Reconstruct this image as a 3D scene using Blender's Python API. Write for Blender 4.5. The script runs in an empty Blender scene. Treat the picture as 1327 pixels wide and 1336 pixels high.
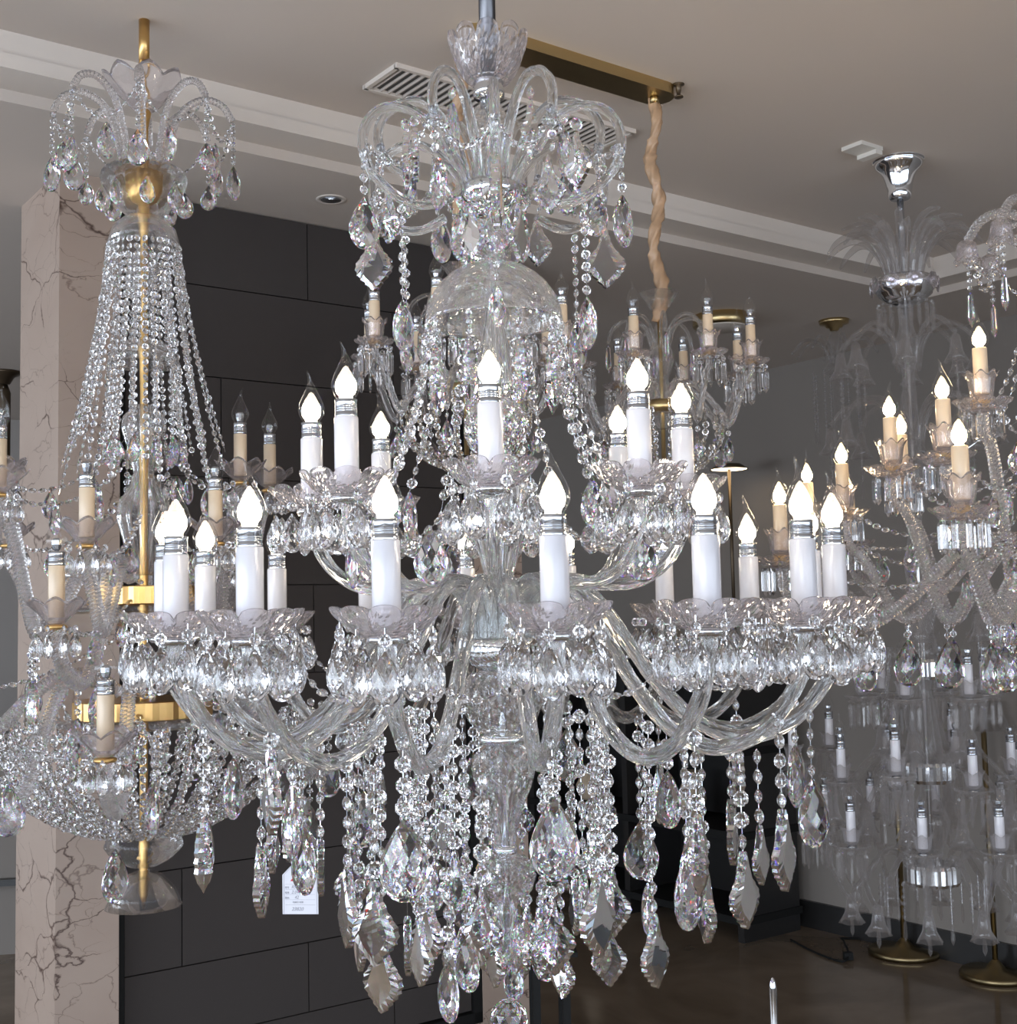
import bpy, bmesh, math, random
import numpy as np
from mathutils import Vector, Matrix
R = math.radians
PI = math.pi
rnd = random.Random(7)
sc = bpy.context.scene
COL = sc.collection

# ------------------------------------------------------------------ materials
def new_mat(name):
    m = bpy.data.materials.new(name); m.use_nodes = True
    nt = m.node_tree; nt.nodes.clear()
    out = nt.nodes.new('ShaderNodeOutputMaterial')
    return m, nt, out
def N(nt, t, **kw):
    n = nt.nodes.new(t)
    for k, v in kw.items():
        if k in n.inputs.keys(): n.inputs[k].default_value = v
        else: setattr(n, k, v)
    return n
def L(nt, a, b): nt.links.new(a, b)
def principled(name, col, rough=.5, metal=0., spec=.5, coat=0., bump=0., bscale=200., trans=0.):
    m, nt, out = new_mat(name)
    p = N(nt, 'ShaderNodeBsdfPrincipled')
    p.inputs['Base Color'].default_value = (*col, 1); p.inputs['Roughness'].default_value = rough
    p.inputs['Metallic'].default_value = metal; p.inputs['Specular IOR Level'].default_value = spec
    p.inputs['Coat Weight'].default_value = coat; p.inputs['Coat Roughness'].default_value = .08
    L(nt, p.outputs[0], out.inputs[0])
    if bump:
        t = N(nt, 'ShaderNodeTexCoord'); n = N(nt, 'ShaderNodeTexNoise'); n.inputs['Scale'].default_value = bscale
        b = N(nt, 'ShaderNodeBump'); b.inputs['Strength'].default_value = bump; b.inputs['Distance'].default_value = .002
        L(nt, t.outputs['Object'], n.inputs['Vector']); L(nt, n.outputs['Fac'], b.inputs['Height']); L(nt, b.outputs[0], p.inputs['Normal'])
    return m
def glass(name, col=(1, 1, 1), ior=1.5, rough=0., veil=0., thin=0., disp=0., fire=1.):
    """clear glass; DISP spreads the index over red, green and blue (lead crystal fire); VEIL is a white share for dust and painted-in bloom, so the glass looks luminous;
    THIN is the share that lets light straight through (pressed ware with thin walls)"""
    m, nt, out = new_mat(name)
    if disp:
        a = None
        for c, o in (((1, 0, 0), -disp), ((0, 1, 0), 0), ((0, 0, 1), disp)):
            g = N(nt, 'ShaderNodeBsdfGlass'); g.inputs['Color'].default_value = (c[0]*col[0], c[1]*col[1], c[2]*col[2], 1)
            g.inputs['IOR'].default_value = ior + o; g.inputs['Roughness'].default_value = rough
            if a is None: a = g.outputs[0]
            else:
                s = N(nt, 'ShaderNodeAddShader'); L(nt, a, s.inputs[0]); L(nt, g.outputs[0], s.inputs[1]); a = s.outputs[0]
    else:
        g = N(nt, 'ShaderNodeBsdfGlass'); g.inputs['Color'].default_value = (*col, 1); g.inputs['IOR'].default_value = ior
        g.inputs['Roughness'].default_value = rough; a = g.outputs[0]
    def mix(a, b, f):
        x = N(nt, 'ShaderNodeMixShader'); x.inputs[0].default_value = f; L(nt, a, x.inputs[1]); L(nt, b, x.inputs[2]); return x.outputs[0]
    if disp and fire < 1:
        g = N(nt, 'ShaderNodeBsdfGlass'); g.inputs['Color'].default_value = (*col, 1); g.inputs['IOR'].default_value = ior; g.inputs['Roughness'].default_value = rough
        a = mix(g.outputs[0], a, fire)
    if thin:
        t = N(nt, 'ShaderNodeBsdfTransparent'); t.inputs['Color'].default_value = (*col, 1); a = mix(a, t.outputs[0], thin)
    if veil:  # white mixed in for dust and for bloom, lifts the glass
        d = N(nt, 'ShaderNodeBsdfDiffuse'); d.inputs['Color'].default_value = (.92, .92, .95, 1)
        t = N(nt, 'ShaderNodeBsdfTranslucent'); t.inputs['Color'].default_value = (.92, .92, .95, 1)
        a = mix(a, mix(d.outputs[0], t.outputs[0], .5), veil)
    L(nt, a, out.inputs[0])
    return m
def thin_glass(name, col=(1, 1, 1), gl=1.0, veil=0.):
    m, nt, out = new_mat(name)
    lw = N(nt, 'ShaderNodeLayerWeight'); lw.inputs['Blend'].default_value = .5
    pw = N(nt, 'ShaderNodeMath'); pw.operation = 'POWER'; pw.inputs[1].default_value = 3.2; L(nt, lw.outputs['Facing'], pw.inputs[0])
    f = N(nt, 'ShaderNodeMath'); f.operation = 'MULTIPLY_ADD'; f.inputs[1].default_value = .45; f.inputs[2].default_value = .04; L(nt, pw.outputs[0], f.inputs[0])
    t = N(nt, 'ShaderNodeBsdfTransparent'); t.inputs['Color'].default_value = (*col, 1)
    g = N(nt, 'ShaderNodeBsdfGlossy'); g.inputs['Roughness'].default_value = .02
    x = N(nt, 'ShaderNodeMixShader'); L(nt, f.outputs[0], x.inputs[0]); L(nt, t.outputs[0], x.inputs[1]); L(nt, g.outputs[0], x.inputs[2])
    a = x.outputs[0]
    if veil:  # pale haze put into the glass colour so it shows up
        d = N(nt, 'ShaderNodeBsdfTranslucent'); d.inputs['Color'].default_value = (.9, .9, .93, 1)
        y = N(nt, 'ShaderNodeMixShader'); y.inputs[0].default_value = veil; L(nt, a, y.inputs[1]); L(nt, d.outputs[0], y.inputs[2]); a = y.outputs[0]
    L(nt, a, out.inputs[0])
    return m
def emit(name, col, s):
    m, nt, out = new_mat(name)
    e = N(nt, 'ShaderNodeEmission'); e.inputs['Color'].default_value = (*col, 1); e.inputs['Strength'].default_value = s
    L(nt, e.outputs[0], out.inputs[0]); return m

M = {}
M['crystal'] = glass('cut crystal', (.985, .985, .99), 1.56, 0, veil=.012, disp=.028, fire=.10)
M['bead'] = glass('bead crystal', (.985, .985, .99), 1.55, 0, veil=.015)
M['arm'] = glass('clear arm glass', (.98, .985, .985), 1.47, .0, veil=.035, thin=.12)
M['dish'] = glass('pressed dish glass', (.985, .97, .98), 1.50, .0, veil=.05, thin=.15)
M['dome'] = glass('cut dome glass', (.99, .99, .99), 1.45, .0, veil=.03, thin=.5)
M['rope'] = glass('rope glass', (.98, .97, .97), 1.50, .0, veil=.07, thin=.15)
M['far_glass'] = thin_glass('pale hung glass', (.97, .96, .95), veil=.22)
M['bulb'] = thin_glass('bulb glass', (1, 1, 1))
M['lit'] = emit('led glow', (1, .86, .66), 40)
M['lit_warm'] = emit('warm led glow', (1, .74, .42), 75)
M['white'] = principled('white candle sleeve', (.62, .61, .65), .22, coat=.3)
M['cream'] = principled('cream candle sleeve', (.62, .49, .35), .3, coat=.2)
M['chrome'] = principled('polished chrome', (.78, .8, .83), .08, 1)
M['steel'] = principled('brushed steel', (.56, .59, .64), .16, 1)
M['brass'] = principled('aged brass', (.55, .42, .22), .28, 1)
M['gold'] = principled('bright gold plate', (.72, .46, .18), .3, 1)
M['black'] = principled('black metal', (.012, .012, .012), .65, spec=.15)
M['old_brass'] = principled('dull old brass', (.26, .20, .11), .35, 1)
M['gunmetal'] = principled('gunmetal', (.13, .13, .14), .3, 1)
M['bronze'] = principled('dark bronze', (.12, .09, .06), .4, .8)
M['fabric'] = principled('champagne satin', (.40, .26, .16), .38, bump=.3, bscale=60)
M['ceiling'] = principled('ceiling paint', (.54, .48, .435), .9, spec=.2, bump=.05, bscale=400)
M['mould'] = principled('moulding paint', (.62, .56, .51), .7, spec=.3)
M['grey'] = principled('grey wall paint', (.23, .205, .185), .9, spec=.2)
M['farwall'] = principled('far wall paint', (.42, .39, .37), .9, spec=.2)
M['tag'] = principled('tag card', (.72, .72, .78), .5)
M['ink'] = principled('grey ink', (.25, .25, .3), .6)
M['red'] = principled('red ink', (.55, .02, .05), .5)
M['plastic'] = principled('white plastic', (.6, .57, .53), .4)
M['dark'] = principled('dark lacquer', (.02, .019, .019), .3)
M['shade'] = emit('lamp shade glow', (1, .78, .5), 6)

def marble(name, base, vein):
    m, nt, out = new_mat(name)
    tc = N(nt, 'ShaderNodeTexCoord'); mp = N(nt, 'ShaderNodeMapping'); mp.inputs['Scale'].default_value = (1, 1, 1.5); mp.inputs['Rotation'].default_value = (.3, .5, .2)
    L(nt, tc.outputs['Object'], mp.inputs[0])
    nz = N(nt, 'ShaderNodeTexNoise'); nz.inputs['Scale'].default_value = 3.2; nz.inputs['Detail'].default_value = 8
    L(nt, mp.outputs[0], nz.inputs['Vector'])
    mx = N(nt, 'ShaderNodeMixRGB'); mx.inputs[0].default_value = .26; L(nt, mp.outputs[0], mx.inputs[1]); L(nt, nz.outputs['Color'], mx.inputs[2])
    prev = None
    for s, w, st in ((4.2, .012, 1.), (9.5, .012, .55)):
        vo = N(nt, 'ShaderNodeTexVoronoi'); vo.feature = 'DISTANCE_TO_EDGE'; vo.inputs['Scale'].default_value = s; L(nt, mx.outputs[0], vo.inputs['Vector'])
        n2 = N(nt, 'ShaderNodeTexNoise'); n2.inputs['Scale'].default_value = 5; L(nt, mp.outputs[0], n2.inputs['Vector'])
        th = N(nt, 'ShaderNodeMapRange'); th.inputs[1].default_value = .42; th.inputs[2].default_value = .68; th.inputs[3].default_value = 0.001; th.inputs[4].default_value = w*2.2
        L(nt, n2.outputs['Fac'], th.inputs[0])
        dv = N(nt, 'ShaderNodeMath'); dv.operation = 'DIVIDE'; L(nt, vo.outputs['Distance'], dv.inputs[0]); L(nt, th.outputs[0], dv.inputs[1])
        iv = N(nt, 'ShaderNodeMath'); iv.operation = 'SUBTRACT'; iv.use_clamp = True; iv.inputs[0].default_value = 1; L(nt, dv.outputs[0], iv.inputs[1])
        ml = N(nt, 'ShaderNodeMath'); ml.operation = 'MULTIPLY'; ml.inputs[1].default_value = st; L(nt, iv.outputs[0], ml.inputs[0])
        if prev is None: prev = ml.outputs[0]
        else:
            a = N(nt, 'ShaderNodeMath'); a.operation = 'MAXIMUM'; L(nt, prev, a.inputs[0]); L(nt, ml.outputs[0], a.inputs[1]); prev = a.outputs[0]
    cl = N(nt, 'ShaderNodeMixRGB'); cl.inputs[1].default_value = (*base, 1); cl.inputs[2].default_value = (base[0]*.78, base[1]*.72, base[2]*.7, 1); L(nt, nz.outputs['Fac'], cl.inputs[0])
    c = N(nt, 'ShaderNodeMixRGB'); c.inputs[2].default_value = (*vein, 1); L(nt, prev, c.inputs[0]); L(nt, cl.outputs[0], c.inputs[1])
    p = N(nt, 'ShaderNodeBsdfPrincipled'); p.inputs['Roughness'].default_value = .3; L(nt, c.outputs[0], p.inputs['Base Color'])
    L(nt, p.outputs[0], out.inputs[0]); return m
M['marble'] = marble('beige veined marble', (.42, .335, .28), (.06, .028, .02))
def floor_mat():
    m, nt, out = new_mat('dark polished stone')
    tc = N(nt, 'ShaderNodeTexCoord'); nz = N(nt, 'ShaderNodeTexNoise'); nz.inputs['Scale'].default_value = 1.6; nz.inputs['Detail'].default_value = 9; nz.inputs['Distortion'].default_value = 1.5
    L(nt, tc.outputs['Object'], nz.inputs['Vector'])
    r = N(nt, 'ShaderNodeValToRGB'); r.color_ramp.elements[0].position = .35; r.color_ramp.elements[0].color = (.15, .112, .08, 1); r.color_ramp.elements[1].position = .7; r.color_ramp.elements[1].color = (.24, .18, .13, 1)
    L(nt, nz.outputs['Fac'], r.inputs[0])
    p = N(nt, 'ShaderNodeBsdfPrincipled'); p.inputs['Roughness'].default_value = .12; L(nt, r.outputs[0], p.inputs['Base Color']); L(nt, p.outputs[0], out.inputs[0]); return m
M['floor'] = floor_mat()
M['panel'] = principled('charcoal fabric panel', (.048, .041, .039), .75, spec=.25, bump=.25, bscale=500)

# ------------------------------------------------------------------ geometry helpers
class MB:
    def __init__(s): s.v = []; s.f = []; s.sm = []; s.mi = []; s.n = 0
    def add(s, vf, smooth=False, mat=0, T=None):
        v, f = vf
        v = np.asarray(v, float)
        if T is not None:
            T = np.array(T); v = v @ T[:3, :3].T + T[:3, 3]
        s.v.append(v); o = s.n
        s.f += [tuple(i + o for i in q) for q in f]; s.sm += [smooth]*len(f); s.mi += [mat]*len(f); s.n += len(v)
        return s
    def mesh(s, name, mats):
        me = bpy.data.meshes.new(name)
        me.from_pydata(np.concatenate(s.v).tolist(), [], s.f)
        for m in mats: me.materials.append(m)
        me.polygons.foreach_set('use_smooth', s.sm); me.polygons.foreach_set('material_index', s.mi)
        me.update(); return me
def mesh1(name, vf, mat, smooth=False): return MB().add(vf, smooth).mesh(name, [mat])
def ob(name, me, parent=None, loc=(0, 0, 0), rz=0., rot=None, sc_=1.):
    o = bpy.data.objects.new(name, me); COL.objects.link(o)
    o.parent = parent; o.location = loc; o.rotation_euler = rot if rot else (0, 0, rz)
    if sc_ != 1.: o.scale = (sc_,)*3
    return o
def tag(o, label, cat, group=None, kind=None):
    if label: o['label'] = label
    if cat: o['category'] = cat
    if group: o['group'] = group
    if kind: o['kind'] = kind
    return o
def empty(name, loc, label, cat, group=None):
    o = bpy.data.objects.new(name, None); COL.objects.link(o); o.location = loc; o.empty_display_size = .05
    return tag(o, label, cat, group)
def T_(loc=(0, 0, 0), rz=0., rx=0., ry=0., s=1.): return Matrix.Translation(loc) @ Matrix.Rotation(rz, 4, 'Z') @ Matrix.Rotation(ry, 4, 'Y') @ Matrix.Rotation(rx, 4, 'X') @ Matrix.Scale(s, 4)
def lathe(prof, n=32, fn=None, close=False):
    """PROF (r, z) turned about z; FN(theta, r, z, k) -> (r, z); CLOSE joins last to first (a shell)"""
    v = []; m = len(prof)
    for k, (r, z) in enumerate(prof):
        for i in range(n):
            t = 2*PI*i/n; rr, zz = fn(t, r, z, k) if fn else (r, z)
            v.append((rr*math.cos(t), rr*math.sin(t), zz))
    f = []
    for k in range(m if close else m - 1):
        k2 = (k + 1) % m
        for i in range(n): j = (i + 1) % n; f.append((k*n+i, k*n+j, k2*n+j, k2*n+i))
    if not close:
        if prof[0][0] > 1e-5: f.append(tuple(range(n))[::-1])
        if prof[-1][0] > 1e-5: f.append(tuple((m-1)*n+i for i in range(n)))
    return v, f
def spline(pts, per=8):
    P = [np.array(p, float) for p in pts]; P = [2*P[0]-P[1]] + P + [2*P[-1]-P[-2]]; o = []
    for i in range(1, len(P)-2):
        for k in range(per):
            t = k/per; o.append(.5*((2*P[i])+(-P[i-1]+P[i+1])*t+(2*P[i-1]-5*P[i]+4*P[i+1]-P[i+2])*t*t+(-P[i-1]+3*P[i]-3*P[i+1]+P[i+2])*t**3))
    o.append(P[-2]); return o
def tube(path, rad, seg=12, lobes=0, depth=0., twist=0.):
    """round or fluted rod along PATH (3-D points); RAD number or fn(t)"""
    P = [np.array(p, float) for p in path]; n = len(P); v = []; f = []
    up = np.array([0, 1., 0]) if abs((P[1]-P[0])[1]) < .9*np.linalg.norm(P[1]-P[0]) else np.array([1., 0, 0])
    s = 0.
    for k in range(n):
        d = P[min(k+1, n-1)]-P[max(k-1, 0)]; d /= np.linalg.norm(d)+1e-12
        a = up - d*(up@d); a /= np.linalg.norm(a); b = np.cross(d, a); up = a
        if k: s += np.linalg.norm(P[k]-P[k-1])
        r = rad(k/(n-1)) if callable(rad) else rad
        for i in range(seg):
            t = 2*PI*i/seg; q = r*(1 - depth*(.5+.5*math.cos(lobes*t))) if lobes else r
            tt = t + twist*s
            v.append(P[k] + q*(math.cos(tt)*a + math.sin(tt)*b))
    for k in range(n-1):
        for i in range(seg): j = (i+1) % seg; f.append((k*seg+i, k*seg+j, (k+1)*seg+j, (k+1)*seg+i))
    f.append(tuple(range(seg))[::-1]); f.append(tuple((n-1)*seg+i for i in range(seg)))
    return v, f
def box(cx, cy, cz, sx, sy, sz):
    v = [(cx+a*sx/2, cy+b*sy/2, cz+c*sz/2) for a in (-1, 1) for b in (-1, 1) for c in (-1, 1)]
    return v, [(0, 1, 3, 2), (4, 6, 7, 5), (0, 4, 5, 1), (2, 3, 7, 6), (0, 2, 6, 4), (1, 5, 7, 3)]
def hull(pts):
    bm = bmesh.new()
    for p in pts: bm.verts.new(p)
    bmesh.ops.convex_hull(bm, input=bm.verts)
    bmesh.ops.delete(bm, geom=[x for x in bm.verts if not x.link_faces], context='VERTS')
    bmesh.ops.dissolve_limit(bm, angle_limit=.03, verts=bm.verts, edges=bm.edges)
    bm.verts.index_update(); v = [tuple(x.co) for x in bm.verts]; f = [tuple(w.index for w in q.verts) for q in bm.faces]; bm.free(); return v, f
# --- crystals; each hangs down from its own origin
def teardrop(w, h, t=.26, n=5, rows=0):
    """flat almond with a lozenge lattice of facets front and back; hung from its narrow end"""
    zc = -.62*h; a = w/2; hu, hd = .62*h, .38*h
    def half(z):   # half width of the outline at height z
        u = (z-zc)/hu if z > zc else (zc-z)/hd
        return a*(math.sqrt(max(0, 1-u*u)) if z < zc else max(0, 1-u**1.6))
    zs_ = [zc+hu*u for u in (.97, .85, .7, .5, .3, .12)] + [zc-hd*u for u in (0, .3, .55, .75, .9, .98)]
    pts = [(0, 0, 0), (0, 0, -h)]
    for z in zs_:
        for sx in (-1, 1):
            for sy in (-1, 1): pts.append((sx*half(z), sy*.035*w, z))
    st = 2/n
    for i in range(-n, n+1):
        for j in range(-2*n, 2*n+1):
            if (i+j) % 2: continue
            x = a*st*i*.5; v = st*j*.5; z = zc + v*(hu if v > 0 else hd)
            if abs(v) > .93 or abs(x) > half(z)*.86: continue
            d = (x/a)**2 + v*v
            for sy in (-1, 1): pts.append((x, sy*(t*w*(1-d*.80)+.035*w), z))
    return hull(pts)
def baroque(w, h, t=.11):
    o = [(0, .03), (.07, .08), (.13, .075), (.19, .13), (.25, .13), (.32, .2), (.37, .23), (.43, .34), (.46, .35), (.53, .47), (.57, .46), (.63, .5), (.68, .44), (.72, .45), (.77, .35), (.80, .35), (.86, .21), (.89, .21), (.94, .09), (.97, .08), (1, .0)]
    c = [(0.06, 0), (.42, .19), (.62, .33), (.76, .22), (.9, 0)]
    def cw(u):
        for (a, x), (b, y) in zip(c, c[1:]):
            if u <= b: return x + (y-x)*max(0, (u-a))/(b-a)
        return 0
    out = [(x*w, -u*h) for u, x in o] + [(-x*w, -u*h) for u, x in o[-2::-1]]
    inn = [(cw(.06+.84*u)*w, -(.06+.84*u)*h) for u, x in o] + [(-cw(.06+.84*u)*w, -(.06+.84*u)*h) for u, x in o[-2::-1]]
    n = len(out); e = .07*w; d = t*w; v = []
    v += [(x, e, z) for x, z in out] + [(x, -e, z) for x, z in out] + [(x, d, z) for x, z in inn] + [(x, -d, z) for x, z in inn]
    v += [(0, d*1.04, -.6*h), (0, -d*1.04, -.6*h)]; f = []
    for i in range(n):
        j = (i+1) % n
        f += [(i, j, n+j, n+i), (j, i, 2*n+i, 2*n+j), (n+i, n+j, 3*n+j, 3*n+i), (2*n+j, 2*n+i, 4*n), (3*n+i, 3*n+j, 4*n+1)]
    return v, f
def spear(w, h, n=6):
    pts = [(0, 0, 0), (0, 0, -h)]
    for u, r in ((.1, .34), (.72, .5), (.8, .42), (.3, .4)):
        for i in range(n): a = 2*PI*(i+.5*(u == .8))/n; pts.append((r*w*math.cos(a), r*w*math.sin(a), -u*h))
    return hull(pts)
def ribspear(w, h):
    prof = [(0.0005, 0)]
    for k in range(1, 15):
        u = k/15; r = w/2*(.35+.65*math.sin(PI*min(1, u*.75+.05)))*(1-max(0, u-.8)*4.2); prof.append((r*(1 if k % 2 else .86), -h*u))
    prof.append((.0003, -h)); return lathe(prof, 8)
def octbead(r, t=.5):
    pts = [(r*math.cos(PI/4*i+PI/8), 0, -r + r*math.sin(PI/4*i+PI/8)) for i in range(8)]
    for s in (-1, 1):
        pts += [(.5*r*math.cos(PI/4*i), s*t*r*.8, -r + .5*r*math.sin(PI/4*i)) for i in range(8)] + [(0, s*t*r*1.05, -r)]
    return hull(pts)
def ballbead(r, sub=1):
    bm = bmesh.new(); bmesh.ops.create_icosphere(bm, subdivisions=sub, radius=r)
    bm.verts.index_update(); v = [(p.co.x, p.co.y, p.co.z-r) for p in bm.verts]; f = [tuple(w.index for w in q.verts) for q in bm.faces]; bm.free(); return v, f
def diabead(r, h):
    return hull([(0, 0, 0), (0, 0, -h)] + [(r*math.cos(PI/3*i), r*math.sin(PI/3*i), -h*.5) for i in range(6)])
def bead_run(path, proto, pitch, seed=0, flat=False, pin=.0006):
    """beads strung along PATH (3-D), upright or laid along the string, joined by wire pins"""
    P = [np.array(p, float) for p in path]; d = [0.]
    for a, b in zip(P, P[1:]): d.append(d[-1] + np.linalg.norm(b-a))
    n = max(1, int(d[-1]/pitch)); g = random.Random(seed); mb = MB()
    def at(s):
        for k in range(len(P)-1):
            if s <= d[k+1] + 1e-9: return P[k] + (P[k+1]-P[k])*((s-d[k])/(d[k+1]-d[k]+1e-12))
        return P[-1]
    for k in range(n):
        a = at(k*pitch); b = at(min(d[-1], (k+1)*pitch)); z = a-b; ln = np.linalg.norm(z)
        if ln < 1e-6: continue
        q = Vector(z).to_track_quat('Z', 'Y').to_matrix().to_4x4()
        mb.add(proto, False, 0, Matrix.Translation(a) @ q @ Matrix.Rotation(g.uniform(-.9, .9) if flat else g.uniform(0, 6), 4, 'Z'))
    mb.add(tube([at(d[-1]*k/12) for k in range(13)] if len(P) > 2 else [P[0], P[-1]], pin, 4), False, 1)
    return mb
OCT = {r: octbead(r) for r in (.0075, .009, .0105, .012)}
BALL = {r: ballbead(r) for r in (.006, .0075, .009)}
_sm = {}
def strand_mesh(kind, r, n, seed=0):
    key = (kind, r, n, seed)
    if key not in _sm:
        pr = OCT[r] if kind == 'oct' else BALL[r]; pitch = 2*r*1.22
        _sm[key] = bead_run([(0, 0, 0), (0, 0, -pitch*n)], pr, pitch, seed, kind == 'oct').mesh('bead_strand', [M['bead'], M['chrome']])
    return _sm[key], n*2*r*1.22
# --- turned and pressed glass
def flute(nl, d): return lambda t, r, z, k: (r*(1-d*(.5+.5*math.cos(nl*t))), z)
def diamond(nc, pz, d):
    def fn(t, r, z, k):
        a = nc*t/(2*PI); b = z/pz
        g = min(abs((a+b) % 1-.5), abs((a-b) % 1-.5))
        return r*(1 - d*max(0, 1-g*5)), z
    return fn
def resample(prof, n):
    d = [0.]
    for a, b in zip(prof, prof[1:]): d.append(d[-1]+math.hypot(b[0]-a[0], b[1]-a[1]))
    return [(float(np.interp(d[-1]*k/n, d, [p[0] for p in prof])), float(np.interp(d[-1]*k/n, d, [p[1] for p in prof]))) for k in range(n+1)]
def smooth_prof(pts, per=5): return [tuple(p) for p in spline(pts, per)]
def dish(rad=.066, h=.042, lobes=10, hole=.014, seg=10, th=.0030, cut=.045, ex=(.58, 1.25)):
    """scalloped drip dish: shallow bowl whose rim is a ring of round petals, chevron cuts outside; foot at z=0"""
    n = lobes*seg; rows = 11
    out = [(hole + (rad-hole)*((k/rows)**ex[0]), h*.80*((k/rows)**ex[1])) for k in range(rows+1)]
    inn = [(max(hole*.9, r-th*.5), z+th) for r, z in out[::-1]]
    inn[0] = (out[-1][0]-th*.9, out[-1][1]+th*.25)
    def fn(t, r, z, k):
        u = k/rows if k <= rows else (2*rows+1-k)/rows
        x = ((lobes*t/(2*PI)) % 1)*2-1; pet = math.sqrt(max(0, 1-x*x))
        e = max(0, (u-.35)/.65)
        rr = r*(1 + .030*e*(pet-.7)); zz = z + h*.24*e*e*(pet-.55)
        if k <= rows and u > .08:
            g = abs(((u*3.2-.5*abs(x)*1.6) % 1)-.5); q = 1-abs(x)
            rr *= 1-cut*(max(0, 1-g*3.2)*.75 if .1 < u < .82 else 0) - cut*.8*max(0, 1-q*5)
        return rr, zz
    return lathe(out+inn, n, fn, True)
def tulip(r0=.012, r1=.034, h=.055, lobes=8, th=.002):
    out = resample([(r0, 0), (r0*1.9, h*.12), (r1*.72, h*.3), (r1*.78, h*.6), (r1*.86, h*.85), (r1*1.05, h)], 12)
    inn = [(r-th, z+th*.4) for r, z in out[::-1]]
    def fn(t, r, z, k):
        u = k/12 if k <= 12 else (25-k)/12; e = max(0, (u-.6)/.4)
        a = 16*t/(2*PI); b = u*7; g = min(abs((a+b) % 1-.5), abs((a-b) % 1-.5))
        return r*(1-.04*max(0, 1-g*4))*(1+.05*e*math.cos(lobes*t)), z+h*.09*e*math.cos(lobes*t)
    return lathe(out+inn, 64, fn, True)
def leafcup(r0=.010, r1=.055, h=.05, lobes=8):
    """deep saw-petalled cup of the left chandelier"""
    out = resample([(r0, 0), (r0*2, h*.1), (r1*.62, h*.45), (r1, h)], 9); inn = [(r-.002, z+.001) for r, z in out[::-1]]
    def fn(t, r, z, k):
        u = k/9 if k <= 9 else (19-k)/9; x = abs((lobes*t/(2*PI)) % 1-.5)*2
        return r*(1+.1*u*(1-x)), z - h*.38*max(0, u-.3)*(x**1.5)
    return lathe(out+inn, lobes*8, fn, True)
def flame_bulb(s=1.):
    p = [(.0125, 0), (.0135, .003), (.0175, .010), (.0205, .018), (.0205, .025), (.0180, .034), (.0135, .044), (.0088, .053), (.0050, .062), (.0028, .071), (.0017, .080), (.0006, .084)]
    p = smooth_prof(p, 3); v, f = lathe([(r*s, z*s) for r, z in p], 20)
    v = [(x+.007*s*max(0, (z/s-.050)/.034)**2*(1 if z/s < .07 else 1), y, z) for x, y, z in v]
    return v, f
BULB = mesh1('bulb', flame_bulb(), M['bulb'], True)
def core(s, r=.0150):
    return lathe([(r*a, b) for a, b in ((.35, .003), (.62, .0045), (.86, .008), (.98, .013), (1, .018), (.95, .023), (.80, .028), (.50, .0305), (.2, .0315), (.02, .032))], 16)
CORE = mesh1('glow', core(1.), M['lit'], True); CORE_W = mesh1('glow', core(1., .0135), M['lit_warm'], True)
UNLIT = MB().add(lathe([(.004, 0), (.007, .004), (.0095, .012), (.0095, .020), (.006, .024), (.0005, .025)], 8), False).mesh('led_cluster', [M['steel']])
def collar_mesh():
    p = [(.0152, 0), (.0155, .002), (.0155, .0075), (.0150, .0078), (.0150, .0085), (.0155, .009), (.0155, .0105), (.0150, .0108), (.0150, .0115), (.0155, .012), (.0155, .0135), (.0150, .0138), (.0150, .0145), (.0155, .015), (.0150, .021), (.0162, .0255), (.0140, .0262), (0, .0262)]
    return mesh1('metal_collar', lathe(p, 28), M['steel'], True)
COLLAR = collar_mesh()
def sleeve_mesh(r, h, mat): return mesh1('candle_sleeve', lathe([(r*.93, 0), (r, .002), (r, h-.003), (r*.96, h-.0008), (r*.8, h)], 28), mat, True)
SLEEVE_W = sleeve_mesh(.0170, .098, M['white']); SLEEVE_C = sleeve_mesh(.0150, .098, M['cream'])
RING = mesh1('socket_ring', lathe([(.006, -.006), (.021, -.005), (.024, -.001), (.024, .003), (.018, .006), (.006, .006)], 28), M['chrome'], True)
RING_G = mesh1('socket_ring', lathe([(.006, -.005), (.018, -.004), (.021, 0), (.018, .004), (.006, .005)], 20), M['gold'], True)
DISH = mesh1('drip_dish', dish(), M['dish'])
for p in DISH.polygons: p.use_smooth = False
DROP = mesh1('teardrop_pendant', teardrop(.040, .062), M['crystal']); BIGDROP = mesh1('teardrop_pendant', teardrop(.060, .098, .20, 4), M['crystal'])
MIDDROP = mesh1('teardrop_pendant', teardrop(.048, .080, .20, 4), M['crystal'])
BAR_B = mesh1('leaf_pendant', baroque(.068, .105), M['crystal']); BAR_M = mesh1('leaf_pendant', baroque(.052, .088), M['crystal']); BAR_S = mesh1('leaf_pendant', baroque(.040, .068), M['crystal'])
SPEAR = mesh1('spear_pendant', spear(.016, .075), M['crystal']); RSPEAR = mesh1('ribbed_spear_pendant', ribspear(.026, .10), M['crystal'])
OCTP = mesh1('octagon_bead', octbead(.011), M['crystal'])
# dish pendants: a small octagon with a teardrop below, one mesh
def hang(par, name, me, loc, rz=None):
    return ob(name, me, par, loc, rnd.uniform(0, 6.28) if rz is None else rz)
def dishdrop():
    mb = MB(); mb.add(octbead(.0085), False, 0); mb.add(teardrop(.038, .062, .30, 4), False, 0, T_((0, 0, -.019)))
    mb.add(tube([(0, 0, .006), (0, 0, -.02)], .0006, 4), False, 1)
    return mb.mesh('teardrop_pendant', [M['bead'], M['chrome']])
DISHDROP = dishdrop()

CAMZ = 1.6
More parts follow.
